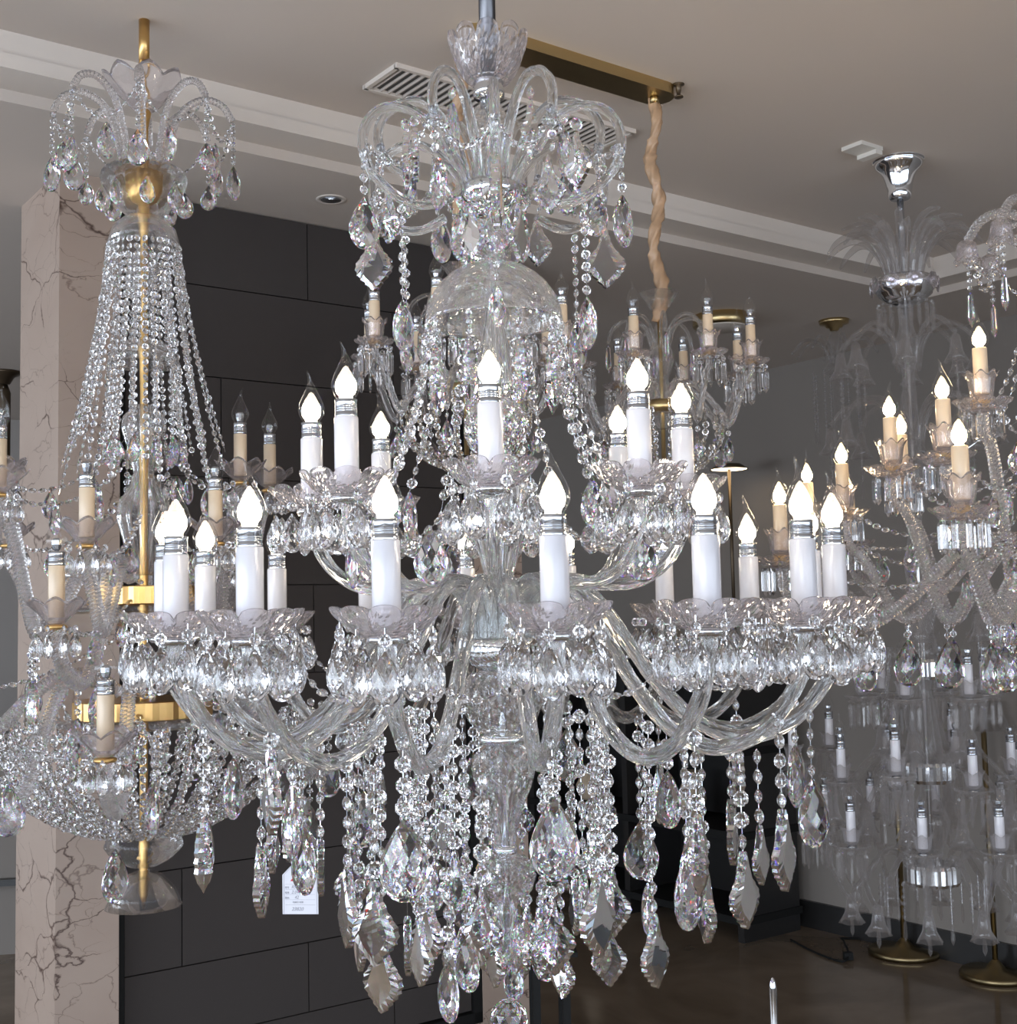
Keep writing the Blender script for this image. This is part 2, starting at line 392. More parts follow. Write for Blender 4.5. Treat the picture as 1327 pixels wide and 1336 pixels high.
# ================================================================== the main chandelier
def arm_mesh(name, pts, rad, mat, lobes=8, depth=.2, twist=40., seg=32, per=9, rmod=None):
    path = [(p[0], 0, p[1]) for p in spline(pts, per)]
    return mesh1(name, tube(path, rmod or rad, seg, lobes, depth, twist), mat, True)
def candle(arm, r, z, sleeve=SLEEVE_W, ring=RING, cup=DISH, lit=CORE, hs=.090, cupdz=-.004, rz=0., s=1., collar=True):
    """ring, cup, sleeve, collar, bulb and glow standing at radius R, height Z of the arm"""
    def a(n, me, zz, rr=0.):
        o = ob(n, me, arm, (r, 0, zz), rr); o.scale = (s,)*3; return o
    a('socket_ring', ring, z)
    a('drip_dish', cup, z+(.005+cupdz)*s)
    a('candle_sleeve', sleeve, z+.018*s)
    zt = z+.018*s+.098*s
    if collar: a('metal_collar', COLLAR, zt-.002*s); zt += .024*s
    b = a('bulb', BULB, zt-.001, rz)
    g = a('glow' if lit in (CORE, CORE_W) else 'led_cluster', lit, zt+.001*s)
    if lit in (CORE, CORE_W): g['label'] = 'glowing light inside the bulb'
    return arm

def main_chandelier():
    root = empty('crystal_chandelier', (0, 0, 0), 'large clear crystal chandelier with two tiers of lit white candles, middle of the room', 'chandelier')
    Z = CAMZ
    c = lambda nm, vf, mat, sm=True, lab=None: (lambda o: (o.__setitem__('label', lab) if lab else None, o)[1])(ob(nm, mesh1(nm, vf, M[mat], sm), root))
    zz = lambda pts: [(r, Z+z) for r, z in pts]
    # the stem, from the ceiling down
    c('ceiling_canopy', lathe(zz([(0.001, 1.31), (.02, 1.312), (.05, 1.335), (.07, 1.362), (.07, 1.3695), (.001, 1.3695)]), 40), 'chrome')
    c('hanging_rod', tube([(0, 0, Z+.80), (0, 0, Z+1.32)], .0135, 16), 'gunmetal', lab='dark steel hanging rod')
    v = dish(.064, .088, 10, .022, 8, .004, .10, (.55, 1.25))
    ob('crown_cup', MB().add(v, False, 0, T_((0, 0, Z+.838))).mesh('crown_cup', [M['dish']]), root)
    c('chrome_neck', lathe(zz([(.004, .812), (.024, .815), (.026, .825), (.022, .835), (.024, .842), (.004, .845)]), 32), 'chrome')
    g = resample(zz([(.014, .81), (.026, .79), (.034, .76), (.030, .72), (.022, .69), (.018, .665)]), 36)
    c('cut_glass_column', lathe(g, 72, diamond(6, .03, .10)), 'dome', False)
    c('inner_rod', tube([(0, 0, Z-.50), (0, 0, Z+.82)], .0062, 12), 'chrome')
    c('crook_cup', lathe(zz([(.006, .622), (.020, .625), (.030, .635), (.046, .655), (.048, .668), (.044, .674), (.044, .668), (.006, .660)]), 40), 'chrome')
    c('crystal_knop', lathe(resample(zz([(.008, .62), (.018, .61), (.032, .585), (.034, .57), (.020, .548), (.022, .545)]), 20), 40, diamond(10, .02, .14)), 'dome', False)
    # dome with crossed cuts: open shell
    o_ = [(.020, .552)] + [(.108*math.sin(a), .452+.098*math.cos(a)) for a in [R(x) for x in range(14, 91, 4)]]
    o_ = resample(o_, 30); i_ = [(r-.003, z-.0015) for r, z in o_[::-1]]
    dm = diamond(14, .05, .05)
    def domefn(t, r, z, k):
        if k > 30: return r, z
        a = 14*t/(2*PI); b = k/30*5; g = min(abs((a+b) % 1-.5), abs((a-b) % 1-.5)); return r*(1-.05*max(0, 1-g*6)) if 2 < k < 29 else r, z
    c('glass_dome', lathe(zz(o_+i_), 112, domefn, True), 'dome')
    c('fluted_trumpet', lathe(resample(zz([(.010, .50), (.014, .46), (.022, .42), (.030, .38), (.036, .355), (.030, .345), (.012, .338)]), 26), 72, flute(12, .22)), 'arm')
    c('cut_ball', lathe(resample(zz([(.050*math.sin(a)+.001, .286-.052*math.cos(a)) for a in [PI-PI*k/16 for k in range(17)]]), 30), 84, diamond(10, .028, .10)), 'crystal', False)
    c('chrome_neck', lathe(zz([(.005, .222), (.026, .225), (.026, .236), (.005, .238)]), 32), 'chrome')
    c('fluted_goblet', lathe(resample(zz([(.030, .222), (.050, .205), (.054, .18), (.046, .13), (.032, .09), (.022, .05), (.018, .01), (.024, -.03)]), 34), 96, flute(12, .24)), 'arm')
    c('arm_hub', lathe(zz([(.006, -.036), (.052, -.038), (.057, -.046), (.057, -.062), (.048, -.078), (.030, -.088), (.006, -.090)]), 48), 'chrome')
    c('cut_bowl', lathe(resample(zz([(.026, -.086), (.050, -.093), (.063, -.110), (.064, -.135), (.052, -.165), (.034, -.180), (.026, -.184)]), 40), 120, diamond(10, .05, .09)), 'dome', False)
    c('chrome_neck', lathe(zz([(.005, -.182), (.034, -.184), (.040, -.190), (.034, -.199), (.005, -.201)]), 36), 'chrome')
    c('cut_vase', lathe(resample(zz([(.022, -.20), (.042, -.215), (.050, -.235), (.042, -.265), (.028, -.30), (.018, -.335), (.017, -.352)]), 40), 96, lambda t, r, z, k: (diamond(12, .03, .12) if k < 20 else flute(12, .2))(t, r, z, k)), 'dome', False)
    c('chrome_neck', lathe(zz([(.004, -.350), (.018, -.352), (.018, -.362), (.004, -.364)]), 28), 'chrome')
    c('cut_knop', lathe(resample(zz([(.014, -.362), (.040, -.374), (.047, -.395), (.040, -.418), (.018, -.435)]), 24), 72, diamond(12, .024, .12)), 'dome', False)
    c('tail_spindle', lathe(resample(zz([(.010, -.434), (.016, -.45), (.010, -.47), (.015, -.49), (.008, -.51)]), 20), 40, flute(8, .2)), 'arm')
    # crook arms of the crown
    tall = arm_mesh('crook_arm', [(.034, .665), (.046, .72), (.070, .775), (.104, .808), (.142, .806), (.170, .780), (.176, .745), (.160, .710), (.128, .688)], .0082, M['arm'], 6, .15, 10)
    wide = arm_mesh('crook_arm', [(.040, .665), (.060, .70), (.10, .745), (.145, .768), (.190, .760), (.218, .728), (.222, .690), (.205, .655), (.165, .628), (.125, .622), (.085, .634)], .0078, M['arm'], 6, .15, 10)
    for k in range(6):
        for me, a0, tip, top in ((tall, -28, (.172, .75), (.118, .803)), (wide, 2, (.222, .70), (.15, .765))):
            th = R(a0+60*k); ar = ob('crook_arm', me, root, (0, 0, Z), th-PI/2)
            mm, ln = strand_mesh('oct', .0075, 4, k % 3)
            ob('bead_strand', mm, ar, (tip[0], 0, tip[1]-.008), rnd.random()*6)
            z1 = tip[1]-.008-ln
            if me is wide: hang(ar, 'teardrop_pendant', MIDDROP, (tip[0], 0, z1)) if k % 2 else hang(ar, 'leaf_pendant', BAR_B, (tip[0], 0, z1+.02), rnd.uniform(-.6, .6))
            else: hang(ar, 'leaf_pendant', BAR_M, (tip[0]-.01, 0, z1)) if k % 2 else hang(ar, 'teardrop_pendant', MIDDROP, (tip[0]-.01, 0, z1))
            hang(ar, 'octagon_bead', OCTP, (top[0], 0, top[1]-.012)); hang(ar, 'leaf_pendant' if k % 2 else 'teardrop_pendant', BAR_M if k % 2 else MIDDROP, (top[0], 0, top[1]-.036))
            if me is wide:
                mm, ln = strand_mesh('oct', .0075, 8, k % 3)
                ob('bead_strand', mm, ar, (.160, 0, .618), rnd.random()*6); hang(ar, 'teardrop_pendant', MIDDROP if k % 3 else DROP, (.160, 0, .618-ln))
    # garlands of the crown between the crook tips
    A = lambda th, r, z: (r*math.sin(th), -r*math.cos(th), z)
    for k in range(6):
        a, b = R(-28+60*k), R(2+60*k); b2 = R(-58+60*k)
        for t0, r0, z0_, t1, r1, z1_ in ((a, .172, .74, b, .218, .70), (b2, .218, .70, a, .172, .74)):
            p0, p1 = Vector(A(t0, r0, z0_)), Vector(A(t1, r1, z1_)); pts = [p0.lerp(p1, u)-Vector((0, 0, .055*4*u*(1-u))) for u in [i/8 for i in range(9)]]
            ob('bead_garland', bead_run(pts, BALL[.006], .0145, k).mesh('bead_garland', [M['bead'], M['chrome']]), root, (0, 0, Z))
    for k in range(8):   # drops round the crook cup
        th = R(12+45*k); q = A(th, .050, Z+.655)
        hang(root, 'octagon_bead', OCTP, q); hang(root, 'leaf_pendant' if k % 2 else 'teardrop_pendant', BAR_M if k % 2 else MIDDROP, (q[0], q[1], q[2]-.024), th+rnd.uniform(-.4, .4))
    # candle arms
    low = arm_mesh('candle_arm', [(.040, -.045), (.046, .005), (.068, .040), (.108, .046), (.150, .018), (.195, -.045), (.245, -.115), (.300, -.168), (.364, -.188), (.430, -.165), (.478, -.112), (.498, -.060), (.500, -.034)], .0112, M['arm'], 6, .12, 13, 36)
    upp = arm_mesh('candle_arm', [(.030, -.040), (.036, .010), (.060, .045), (.105, .050), (.160, .040), (.215, .045), (.255, .070), (.280, .110), (.288, .155)], .0102, M['arm'], 6, .12, 13, 36)
    rest = MB()
    def dpend(ar, th, r, z, n, single):
        for j in range(n):
            a = 2*PI*(j+.5)/n; x, y = r+.056*math.cos(a), .056*math.sin(a)
            if single: hang(ar, 'teardrop_pendant', DISHDROP, (x, y, z+rnd.uniform(-.008, .004)), a+PI/2+rnd.uniform(-.6, .6))
            else:
                w = Matrix.Rotation(th-PI/2, 4, 'Z') @ Vector((x, y, z))
                mb = T_((w.x, w.y, w.z), rnd.random()*6); rest.add(octbead(.0085), False, 0, mb); rest.add(teardrop(.038, .060), False, 0, mb @ T_((0, 0, -.019)))
    for k in range(16):
        d = 7.3+22.5*k; th = R(d); front = math.cos(th) > .1
        ar = ob('candle_arm', low, root, (0, 0, Z), th-PI/2)
        candle(ar, .500, -.028, rz=-(th-PI/2)+rnd.uniform(-.4, .4)+PI)
        dpend(ar, th, .500, -.014, 10, front)
    for k in range(8):
        d = -1.5+45*k; th = R(d); front = math.cos(th) > .3
        ar = ob('candle_arm', upp, root, (0, 0, Z), th-PI/2)
        candle(ar, .288, .162, rz=-(th-PI/2)+rnd.uniform(-.4, .4)+PI)
        dpend(ar, th, .288, .176, 8, front)
    o = ob('far_dish_pendants', rest.mesh('far_dish_pendants', [M['bead']]), root, (0, 0, Z)); o['kind'] = 'stuff'
    # strands: dome rim to upper dishes, and straight down beside the stem
    for k in range(8):
        th = R(-1.5+22.5+45*k); th2 = R(-1.5+45*k)
        for dt, r1, z1, kd, rr in () if math.cos(th) > .8 else ((-.10, .17, .20, 'oct', .009), (.10, .19, .17, 'oct', .0105)):
            p0 = Vector(A(th+dt, .106, .45)); p1 = Vector(A(th+dt*1.6, r1, z1))
            pts = [p0.lerp(p1, u)+Vector((p0.x, p0.y, 0))*(-.12*math.sin(PI*u)) for u in [i/8 for i in range(9)]]
            ob('bead_strand', bead_run(pts, OCT[rr], rr*2.4, k, True).mesh('bead_strand', [M['bead'], M['chrome']]), root, (0, 0, Z))
            hang(root, 'teardrop_pendant' if dt < 0 else 'leaf_pendant', MIDDROP if dt < 0 else BAR_S, (p1.x, p1.y, Z+p1.z))
        q = A(th2+.42, .098, Z+.455); mm, ln = strand_mesh('ball', .006, 3, k % 2)
        ob('bead_strand', mm, root, q); hang(root, 'ribbed_spear_pendant', RSPEAR, (q[0], q[1], q[2]-ln))
        q = A(th2+.2, .075, Z+.12); mm, ln = strand_mesh('oct', .0105, 5, k % 2)
        # inner swags from the goblet to the arms
        p0, p1 = Vector(A(th2, .05, .20)), Vector(A(th, .23, .12)); pts = [p0.lerp(p1, u)-Vector((0, 0, .05*4*u*(1-u))) for u in [i/8 for i in range(9)]]
        ob('bead_garland', bead_run(pts, OCT[.009], .022, k, True).mesh('bead_garland', [M['bead'], M['chrome']]), root, (0, 0, Z))
        hang(root, 'teardrop_pendant', MIDDROP, (p1.x, p1.y, Z+p1.z))
    # strands below the lower tier: (ring radius, top z, count, beads, bead radius, pendant cycle, phase)
    PB = {'bt': ('teardrop_pendant', BIGDROP), 'mt': ('teardrop_pendant', MIDDROP), 'bb': ('leaf_pendant', BAR_B), 'bm': ('leaf_pendant', BAR_M), 'rs': ('ribbed_spear_pendant', RSPEAR)}
    for r, zt, n, nb, br, cyc, ph in ((.452, -.150, 16, 4, .0105, ('bt', 'rs', 'bb', 'bt'), 7.3), (.372, -.20, 16, 4, .012, ('bb', 'bt', 'bb', 'bm'), 18), (.30, -.185, 14, 7, .0105, ('bb', 'bm', 'bt'), 3),
                                      (.225, -.150, 12, 11, .0105, ('bb', 'bm', 'bb', 'mt'), 10), (.150, -.14, 10, 13, .009, ('bb', 'bm'), 25), (.155, -.13, 10, 9, .0105, ('mt', 'bm'), 8), (.085, -.20, 8, 12, .009, ('bm', 'mt'), 0), (.052, -.41, 6, 2, .009, ('bm', 'bb'), 20)):
        for k in range(n):
            th = R(ph+360/n*k)
            if r < .32 and math.cos(th) > 0 and abs(math.sin(th)*r) < .042: continue   # the vase shows between the strings
            rr = r*rnd.uniform(.96, 1.04); q = A(th, rr, Z+zt+rnd.uniform(-.012, .012))
            nbk = nb + rnd.choice((-1, 0, 0, 1)) if nb > 3 else nb
            if -.30 < q[0] < -.26 and -.40 < q[1] < 0: nbk = max(1, nbk-3)   # shorter strings over the price tag
            mm, ln = strand_mesh('oct', br, nbk, k % 4); ob('bead_strand', mm, root, q, th+rnd.uniform(-.5, .5))
            nm, me = PB[cyc[k % len(cyc)]]; hang(root, nm, me, (q[0], q[1], q[2]-ln+.004), th+rnd.uniform(-.7, .7) if 'leaf' in nm else rnd.uniform(-.7, .7)+th)
    # garlands from dish to dish in the lower tier
    for k in range(16):
        a, b = R(7.3+22.5*k), R(7.3+22.5*(k+1)); p0, p1 = Vector(A(a, .44, -.035)), Vector(A(b, .44, -.035))
        pts = [p0.lerp(p1, u)-Vector((0, 0, .07*4*u*(1-u))) for u in [i/8 for i in range(9)]]
        ob('bead_garland', bead_run(pts, OCT[.0075], .018, k, True).mesh('bead_garland', [M['bead'], M['chrome']]), root, (0, 0, Z))
    # tail: leaf pendants and the faceted ball
    for k in range(4):
        q = A(R(30+90*k), .022, Z-.47); hang(root, 'leaf_pendant', BAR_M if k % 2 else BAR_S, q, R(30+90*k))
    ob('tail_chain', tube([(0, 0, Z-.50), (0, 0, Z-.58)], .0012, 6) and mesh1('tail_chain', tube([(0, 0, Z-.50), (0, 0, Z-.58)], .0012, 6), M['chrome']), root)
    hang(root, 'teardrop_pendant', DROP, (.008, -.01, Z-.515))
    bpts = [(.029*math.cos(a+.5*(k % 2)*PI/6)*math.sin(PI*k/8), .029*math.sin(a+.5*(k % 2)*PI/6)*math.sin(PI*k/8), .029*math.cos(PI*k/8)) for k in range(9) for a in [2*PI*i/12 for i in range(12)]]
    ob('faceted_ball', mesh1('faceted_ball', hull(bpts), M['crystal']), root, (0, 0, Z-.607))
    return root
main_chandelier()

# ================================================================== the other chandeliers
def pol(th, r, z): th = R(th); return (r*math.sin(th), -r*math.cos(th), z)
def even(path, step):
    P = [np.array(p, float) for p in path]; d = np.concatenate([[0], np.cumsum([np.linalg.norm(b-a) for a, b in zip(P, P[1:])])]); n = max(4, int(d[-1]/step)); A = np.array(P)
    return [tuple(float(np.interp(d[-1]*k/n, d, A[:, c])) for c in range(3)) for k in range(n+1)]
def ROPE_L(nm, pts, rad, mat='rope', tw=125, step=.0021, seg=24):
    path = even([(p[0], 0, p[1]) for p in spline(pts, 12)], step)
    return mesh1(nm, tube(path, rad, seg, 6, .20, tw), M[mat], True)
TULIP = mesh1('tulip_cup', tulip(), M['dish'], True)
LEAFC = mesh1('leaf_cup', leafcup(), M['dish'], True)
def prism_fringe(n, r, h, w, mat, top='bead'):
    mb = MB()
    for j in range(n):
        a = 2*PI*j/n; T = T_((r*math.cos(a), r*math.sin(a), 0), a)
        mb.add(BALL[.006], False, 0, T)
        mb.add(hull([(sx*w/2*k, sy*w*.3*k, z) for k, z in ((.7, -.015), (1, -.022), (1, -.015-h*.82)) for sx in (-1, 1) for sy in (-1, 1)] + [(0, 0, -.015-h)]), False, 0, T)
    return mb.mesh('prism_fringe', [mat])
def drop_fringe(n, r, s=1., mat=None):
    mb = MB(); td = teardrop(.030*s, .046*s, n=8, rows=4)
    for j in range(n):
        a = 2*PI*j/n; T = T_((r*math.cos(a), r*math.sin(a), 0), a+rnd.uniform(-.8, .8)); mb.add(OCT[.0075], False, 0, T); mb.add(td, False, 0, T @ T_((0, 0, -.016)))
    return mb.mesh('drop_fringe', [mat or M['bead']])
FR_PRISM = prism_fringe(10, .036, .055, .011, M['bead'])
FR_DROP = drop_fringe(8, .036)
def part(root, nm, vf, mat, sm=True, lab=None):
    o = ob(nm, mesh1(nm, vf, M[mat], sm), root)
    if lab: o['label'] = lab
    return o
def arm_path(r, zh, ze, r0=.045, dip=.13):
    return [(r0, zh), (r0+.12*r, zh+.035), (.34*r+r0*.5, zh+.02), (.55*r+.02, min(zh, ze)-dip*.55), (.75*r, min(zh, ze)-dip), (.91*r, ze-dip*.75), (.99*r, ze-dip*.35), (r, ze)]
def swag_strand(root, p0, p1, sag, proto, pitch, nm='bead_strand', seed=0, out=0., mat='bead', wire='chrome'):
    p0, p1 = Vector(p0), Vector(p1)
    o = Vector((p0.x+p1.x, p0.y+p1.y, 0)); o = o.normalized()*out if o.length > 1e-6 else o
    pts = [p0.lerp(p1, u)-Vector((0, 0, sag*4*u*(1-u)))+o*(4*u*(1-u)) for u in [i/8 for i in range(9)]]
    return ob(nm, bead_run(pts, proto, pitch, seed, True, .0005).mesh(nm, [M[mat], M[wire]]), root)

# ---- tall gold stemmed chandelier at the left
def gold_chandelier():
    root = empty('crystal_chandelier', (-.785, .851, 0), 'tall unlit crystal chandelier with gold stem and cream candle sleeves by the marble pier', 'chandelier')
    p = lambda *a, **k: part(root, *a, **k)
    p('hanging_tube', tube([(0, 0, 2.875), (0, 0, 2.9695)], .012, 14), 'gold')
    mb = MB()
    for k in range(3):
        mb.add(tube([(.011*math.cos(a), 0, .024*math.sin(a)) for a in [2*PI*i/14 for i in range(15)]], .0028, 6), True, 0, T_((0, 0, 2.858-.034*k), PI/2*k))
    ob('chain', mb.mesh('chain', [M['gold']]), root)
    p('gold_stem', lathe(resample([(.004, 2.775), (.012, 2.765), (.018, 2.755), (.012, 2.74), (.008, 2.70), (.012, 2.66), (.009, 2.60), (.014, 2.53), (.009, 2.50), (.007, 2.30), (.011, 2.22), (.008, 2.10), (.009, 1.9), (.009, 1.0), (.003, .98)], 60), 18), 'gold')
    ob('petal_cup', MB().add(leafcup(.016, .085, .085, 8), True, 0, T_((0, 0, 2.755))).mesh('petal_cup', [M['dish']]), root)
    p('cut_bowl', lathe(resample([(.030, 2.505), (.060, 2.53), (.092, 2.575), (.097, 2.60), (.088, 2.615), (.05, 2.62)], 24), 72, diamond(18, .018, .08)), 'dome')
    p('glass_dome', lathe([(.012, 2.515), (.045, 2.505), (.070, 2.48), (.082, 2.44), (.079, 2.44), (.067, 2.477), (.043, 2.50), (.012, 2.509)], 56, None, True), 'dome')
    p('cut_ball', lathe(resample([(.012, 2.44), (.035, 2.40), (.040, 2.37), (.030, 2.33), (.012, 2.30)], 20), 48, diamond(8, .03, .1)), 'dome', False)
    p('glass_dome', lathe([(.012, 2.225), (.045, 2.22), (.070, 2.20), (.080, 2.17), (.077, 2.17), (.067, 2.196), (.043, 2.214), (.012, 2.219)], 56, None, True), 'dome')
    p('cut_vase', lathe(resample([(.018, 2.08), (.045, 2.055), (.05, 2.03), (.035, 1.98), (.022, 1.93), (.03, 1.90), (.055, 1.86), (.06, 1.83), (.04, 1.76), (.02, 1.70)], 44), 72, flute(12, .15)), 'dome')
    for z, r in ((1.655, .115), (1.41, .145)):
        p('gold_hub', lathe([(.01, z-.02), (r, z-.02), (r+.004, z-.018), (r+.004, z+.018), (r, z+.02), (.01, z+.02)], 64, flute(40, .03)), 'gold', False)
        p('glass_plate', lathe([(.01, z-.034), (r+.03, z-.038), (r+.04, z-.032), (r+.03, z-.024), (.01, z-.026)], 48), 'dome')
    p('cut_bowl', lathe(resample([(.03, 1.07), (.06, 1.085), (.085, 1.11), (.08, 1.135), (.03, 1.14)], 16), 64, diamond(14, .02, .08)), 'dome')
    p('bottom_saucer', lathe([(.012, 1.062), (.040, 1.05), (.066, 1.022), (.082, .985), (.078, .985), (.062, 1.018), (.038, 1.045), (.012, 1.057)], 56, None, True), 'dome')
    cro = ROPE_L('crook_arm', [(.045, 2.62), (.060, 2.70), (.085, 2.76), (.130, 2.79), (.172, 2.78), (.196, 2.745)], .0085)
    for k in range(8):
        th = R(12+45*k); ar = ob('crook_arm', cro, root, (0, 0, 0), th-PI/2)
        mm, ln = strand_mesh('ball', .006, 7, k % 3); ob('bead_strand', mm, ar, (.198, 0, 2.74)); hang(ar, 'teardrop_pendant', DROP if k % 2 else MIDDROP, (.198, 0, 2.74-ln))
        q0, q1 = pol(12+45*k, .196, 2.74), pol(57+45*k, .196, 2.74); swag_strand(root, q0, q1, .07, OCT[.0075], .019, 'bead_garland', k)
        q = pol(34+45*k, .172, 2.665); hang(root, 'teardrop_pendant', MIDDROP, q)
        q = pol(20+45*k, .09, 2.60); hang(root, 'teardrop_pendant', DROP, (q[0], q[1], 2.575))
    for k in range(30):
        d = 12*k+5; swag_strand(root, pol(d, .078, 2.445), pol(d, .15+.03*(k % 2), 1.98-.05*(k % 3)), .0, OCT[.0075], .0180, seed=k, out=-.012)
    for k in range(10):
        d = 36*k; mm, ln = strand_mesh('oct', .0075, 9, k % 3); q = pol(d, .076, 2.17); ob('bead_strand', mm, root, q); hang(root, 'teardrop_pendant', DROP, (q[0], q[1], q[2]-ln))
        swag_strand(root, pol(d, .05, 2.42), pol(d+8, .072, 2.20), 0, OCT[.0075], .019, seed=k)
    cand = [(-40, .34, 1.976, 1), (-74, .30, 2.019, 1), (-167, .154, 2.054, 1), (119, .22, 2.029, 1), (143, .375, 2.030, 1), (-2, .35, 1.864, 1), (60, .21, 1.878, 1), (-5, .442, 1.710, 0), (9, .557, 1.476, 0), (-45, .55, 1.60, 0), (160, .40, 1.85, 1), (-115, .4, 1.9, 1), (75, .50, 1.50, 0), (-25, .60, 1.44, 0)]
    for th, r, zt, up in cand:
        ze = zt-.118; zh = 1.66 if ze > 1.55 else 1.42
        me = ROPE_L('candle_arm', arm_path(r, zh+.03, ze, .08, .11), .0150)
        ar = ob('candle_arm', me, root, (0, 0, 0), R(th)-PI/2)
        candle(ar, r, ze, SLEEVE_C, RING_G, LEAFC, UNLIT, cupdz=0, rz=rnd.random()*6)
        ob('drop_fringe', FR_DROP, ar, (r, 0, ze+.004)); swag_strand(ar, (r-.02, .01, ze-.005), (.04, .01, ze+.10), .05, OCT[.009], .0205, 'bead_garland', 2)
        for w_ in (.35, .65): hang(ar, 'teardrop_pendant', DROP, (r*w_, .01, ze-.005+.10*(1-w_)-.045))
        mm, ln = strand_mesh('ball', .0075, 3, 1); zb = min(zh, ze)-.11; ob('bead_strand', mm, ar, (.78*r, 0, zb-.01)); hang(ar, 'teardrop_pendant', BIGDROP if r > .3 else MIDDROP, (.78*r, 0, zb-.01-ln))
    # strings of beads that make the basket
    for k in range(9):
        q = pol(-62+40*k, .40, 1.385); mm, ln = strand_mesh('oct', .009, 4, k % 3); ob('bead_strand', mm, root, q); hang(root, 'teardrop_pendant', BIGDROP, (q[0], q[1], q[2]-ln))
    p('gold_cup', lathe([(.01, 2.535), (.028, 2.545), (.040, 2.570), (.042, 2.61), (.038, 2.61), (.01, 2.56)], 36, flute(18, .1)), 'gold')
    for k in range(72):
        d = 5*k; rr = (.35, .27)[k % 2]; swag_strand(root, pol(d, rr, 1.39), pol(d+3, (.09, .06)[k % 2], 1.14), .035, OCT[(.0105, .009)[k % 2]], .0205, 'basket_strand', k, .04)
    for k in range(24):
        d = 15*k; swag_strand(root, pol(d, .39, 1.41), pol(d+15, .39, 1.41), .07, OCT[.009], .020, 'basket_garland', k)
        mm, ln = strand_mesh('oct', .009, 3, k % 3); q = pol(d+7, .38, 1.35); ob('bead_strand', mm, root, q)
gold_chandelier()

# ---- warm lit chandelier at the right
def warm_chandelier():
    root = empty('crystal_chandelier', (1.16, .55, 0), 'lit crystal chandelier with cream candles, tulip cups and warm bulbs by the right picture edge', 'chandelier')
    p = lambda *a, **k: part(root, *a, **k)
    p('ceiling_canopy', lathe([(.001, 2.91), (.02, 2.912), (.06, 2.95), (.065, 2.9695), (.001, 2.9695)], 32), 'gold')
    p('gold_stem', tube([(0, 0, 1.35), (0, 0, 2.93)], .008, 12), 'gold')
    p('crown_bowl', lathe(resample([(.02, 2.24), (.06, 2.27), (.075, 2.31), (.05, 2.33)], 14), 56, diamond(14, .02, .08)), 'dome')
    p('cut_ball', lathe(resample([(.012, 2.0), (.045, 1.96), (.05, 1.92), (.03, 1.87), (.012, 1.85)], 20), 56, diamond(10, .02, .1)), 'dome', False)
    p('cut_vase', lathe(resample([(.02, 1.83), (.06, 1.79), (.045, 1.72), (.03, 1.68), (.06, 1.62), (.05, 1.56), (.02, 1.5)], 34), 64, diamond(12, .025, .1)), 'dome', False)
    p('gold_hub', lathe([(.01, 1.64), (.07, 1.64), (.075, 1.66), (.07, 1.68), (.01, 1.68)], 40), 'gold')
    cro = ROPE_L('crook_arm', [(.045, 2.31), (.07, 2.37), (.11, 2.395), (.155, 2.385), (.185, 2.345)], .010)
    for k in range(8):
        d = -62+45*k; ar = ob('crook_arm', cro, root, (0, 0, 0), R(d)-PI/2)
        o = ob('tulip_cup', TULIP, ar, (.188, 0, 2.345)); o.rotation_euler = (PI, 0, 0); o.scale = (.8,)*3
        mm, ln = strand_mesh('ball', .006, 5, k % 3); ob('bead_strand', mm, ar, (.186, 0, 2.31)); hang(ar, 'spear_pendant', SPEAR, (.186, 0, 2.31-ln))
        swag_strand(root, pol(d, .18, 2.33), pol(d+45, .18, 2.33), .08, OCT[.0075], .019, 'bead_garland', k)
        swag_strand(root, pol(d+10, .075, 2.28), pol(d+10, .24, 1.93), .06, OCT[.009], .0215, seed=k, out=-.03)
        hang(root, 'spear_pendant', SPEAR, pol(d+20, .07, 2.26))
    cand = [(-106, .356, 1.985), (-133, .37, 1.969), (-65, .351, 1.981), (-43, .573, 1.858), (-66, .246, 2.087), (-140, .54, 1.849), (-122, .476, 1.908), (-137, .63, 1.888), (-15, .42, 1.93), (-90, .60, 1.80), (-20, .60, 1.80), (150, .40, 1.98)]
    for i, (th, r, zt) in enumerate(cand):
        ze = zt-.105; me = ROPE_L('candle_arm', arm_path(r, 1.69, ze-.02, .06, .12), .0125)
        ar = ob('candle_arm', me, root, (0, 0, 0), R(th)-PI/2)
        o = ob('saucer', DISH, ar, (r, 0, ze-.018)); o.scale = (.85, .85, .6)
        if i in (9, 10): pass
        candle(ar, r, ze, SLEEVE_C, RING_G, TULIP, CORE_W, cupdz=0, rz=rnd.random()*6, collar=False, s=.92)
        ob('prism_fringe', FR_PRISM, ar, (r, 0, ze-.004)); swag_strand(ar, (r-.03, .01, ze-.01), (.05, .01, ze+.10), .10, OCT[.009], .0205, 'bead_garland', 2)
        for w_ in (.4, .7): hang(ar, 'teardrop_pendant', DROP, (r*w_, .01, ze-.01+.10*(1-w_)-.095))
        mm, ln = strand_mesh('oct', .0075, 2, 1); zb = min(1.69, ze-.02)-.12; ob('bead_strand', mm, ar, (.74*r, 0, zb-.01)); hang(ar, 'teardrop_pendant', BIGDROP if i % 2 == 0 else MIDDROP, (.74*r, 0, zb-.01-ln))
    for k in range(14):
        d = 360/14*k; swag_strand(root, pol(d, .16, 1.60), pol(d+8, .03, 1.40), .05, OCT[.009], .0215, 'basket_strand', k, .03)
        hang(root, 'teardrop_pendant', MIDDROP, pol(d+12, .17, 1.585))
warm_chandelier()

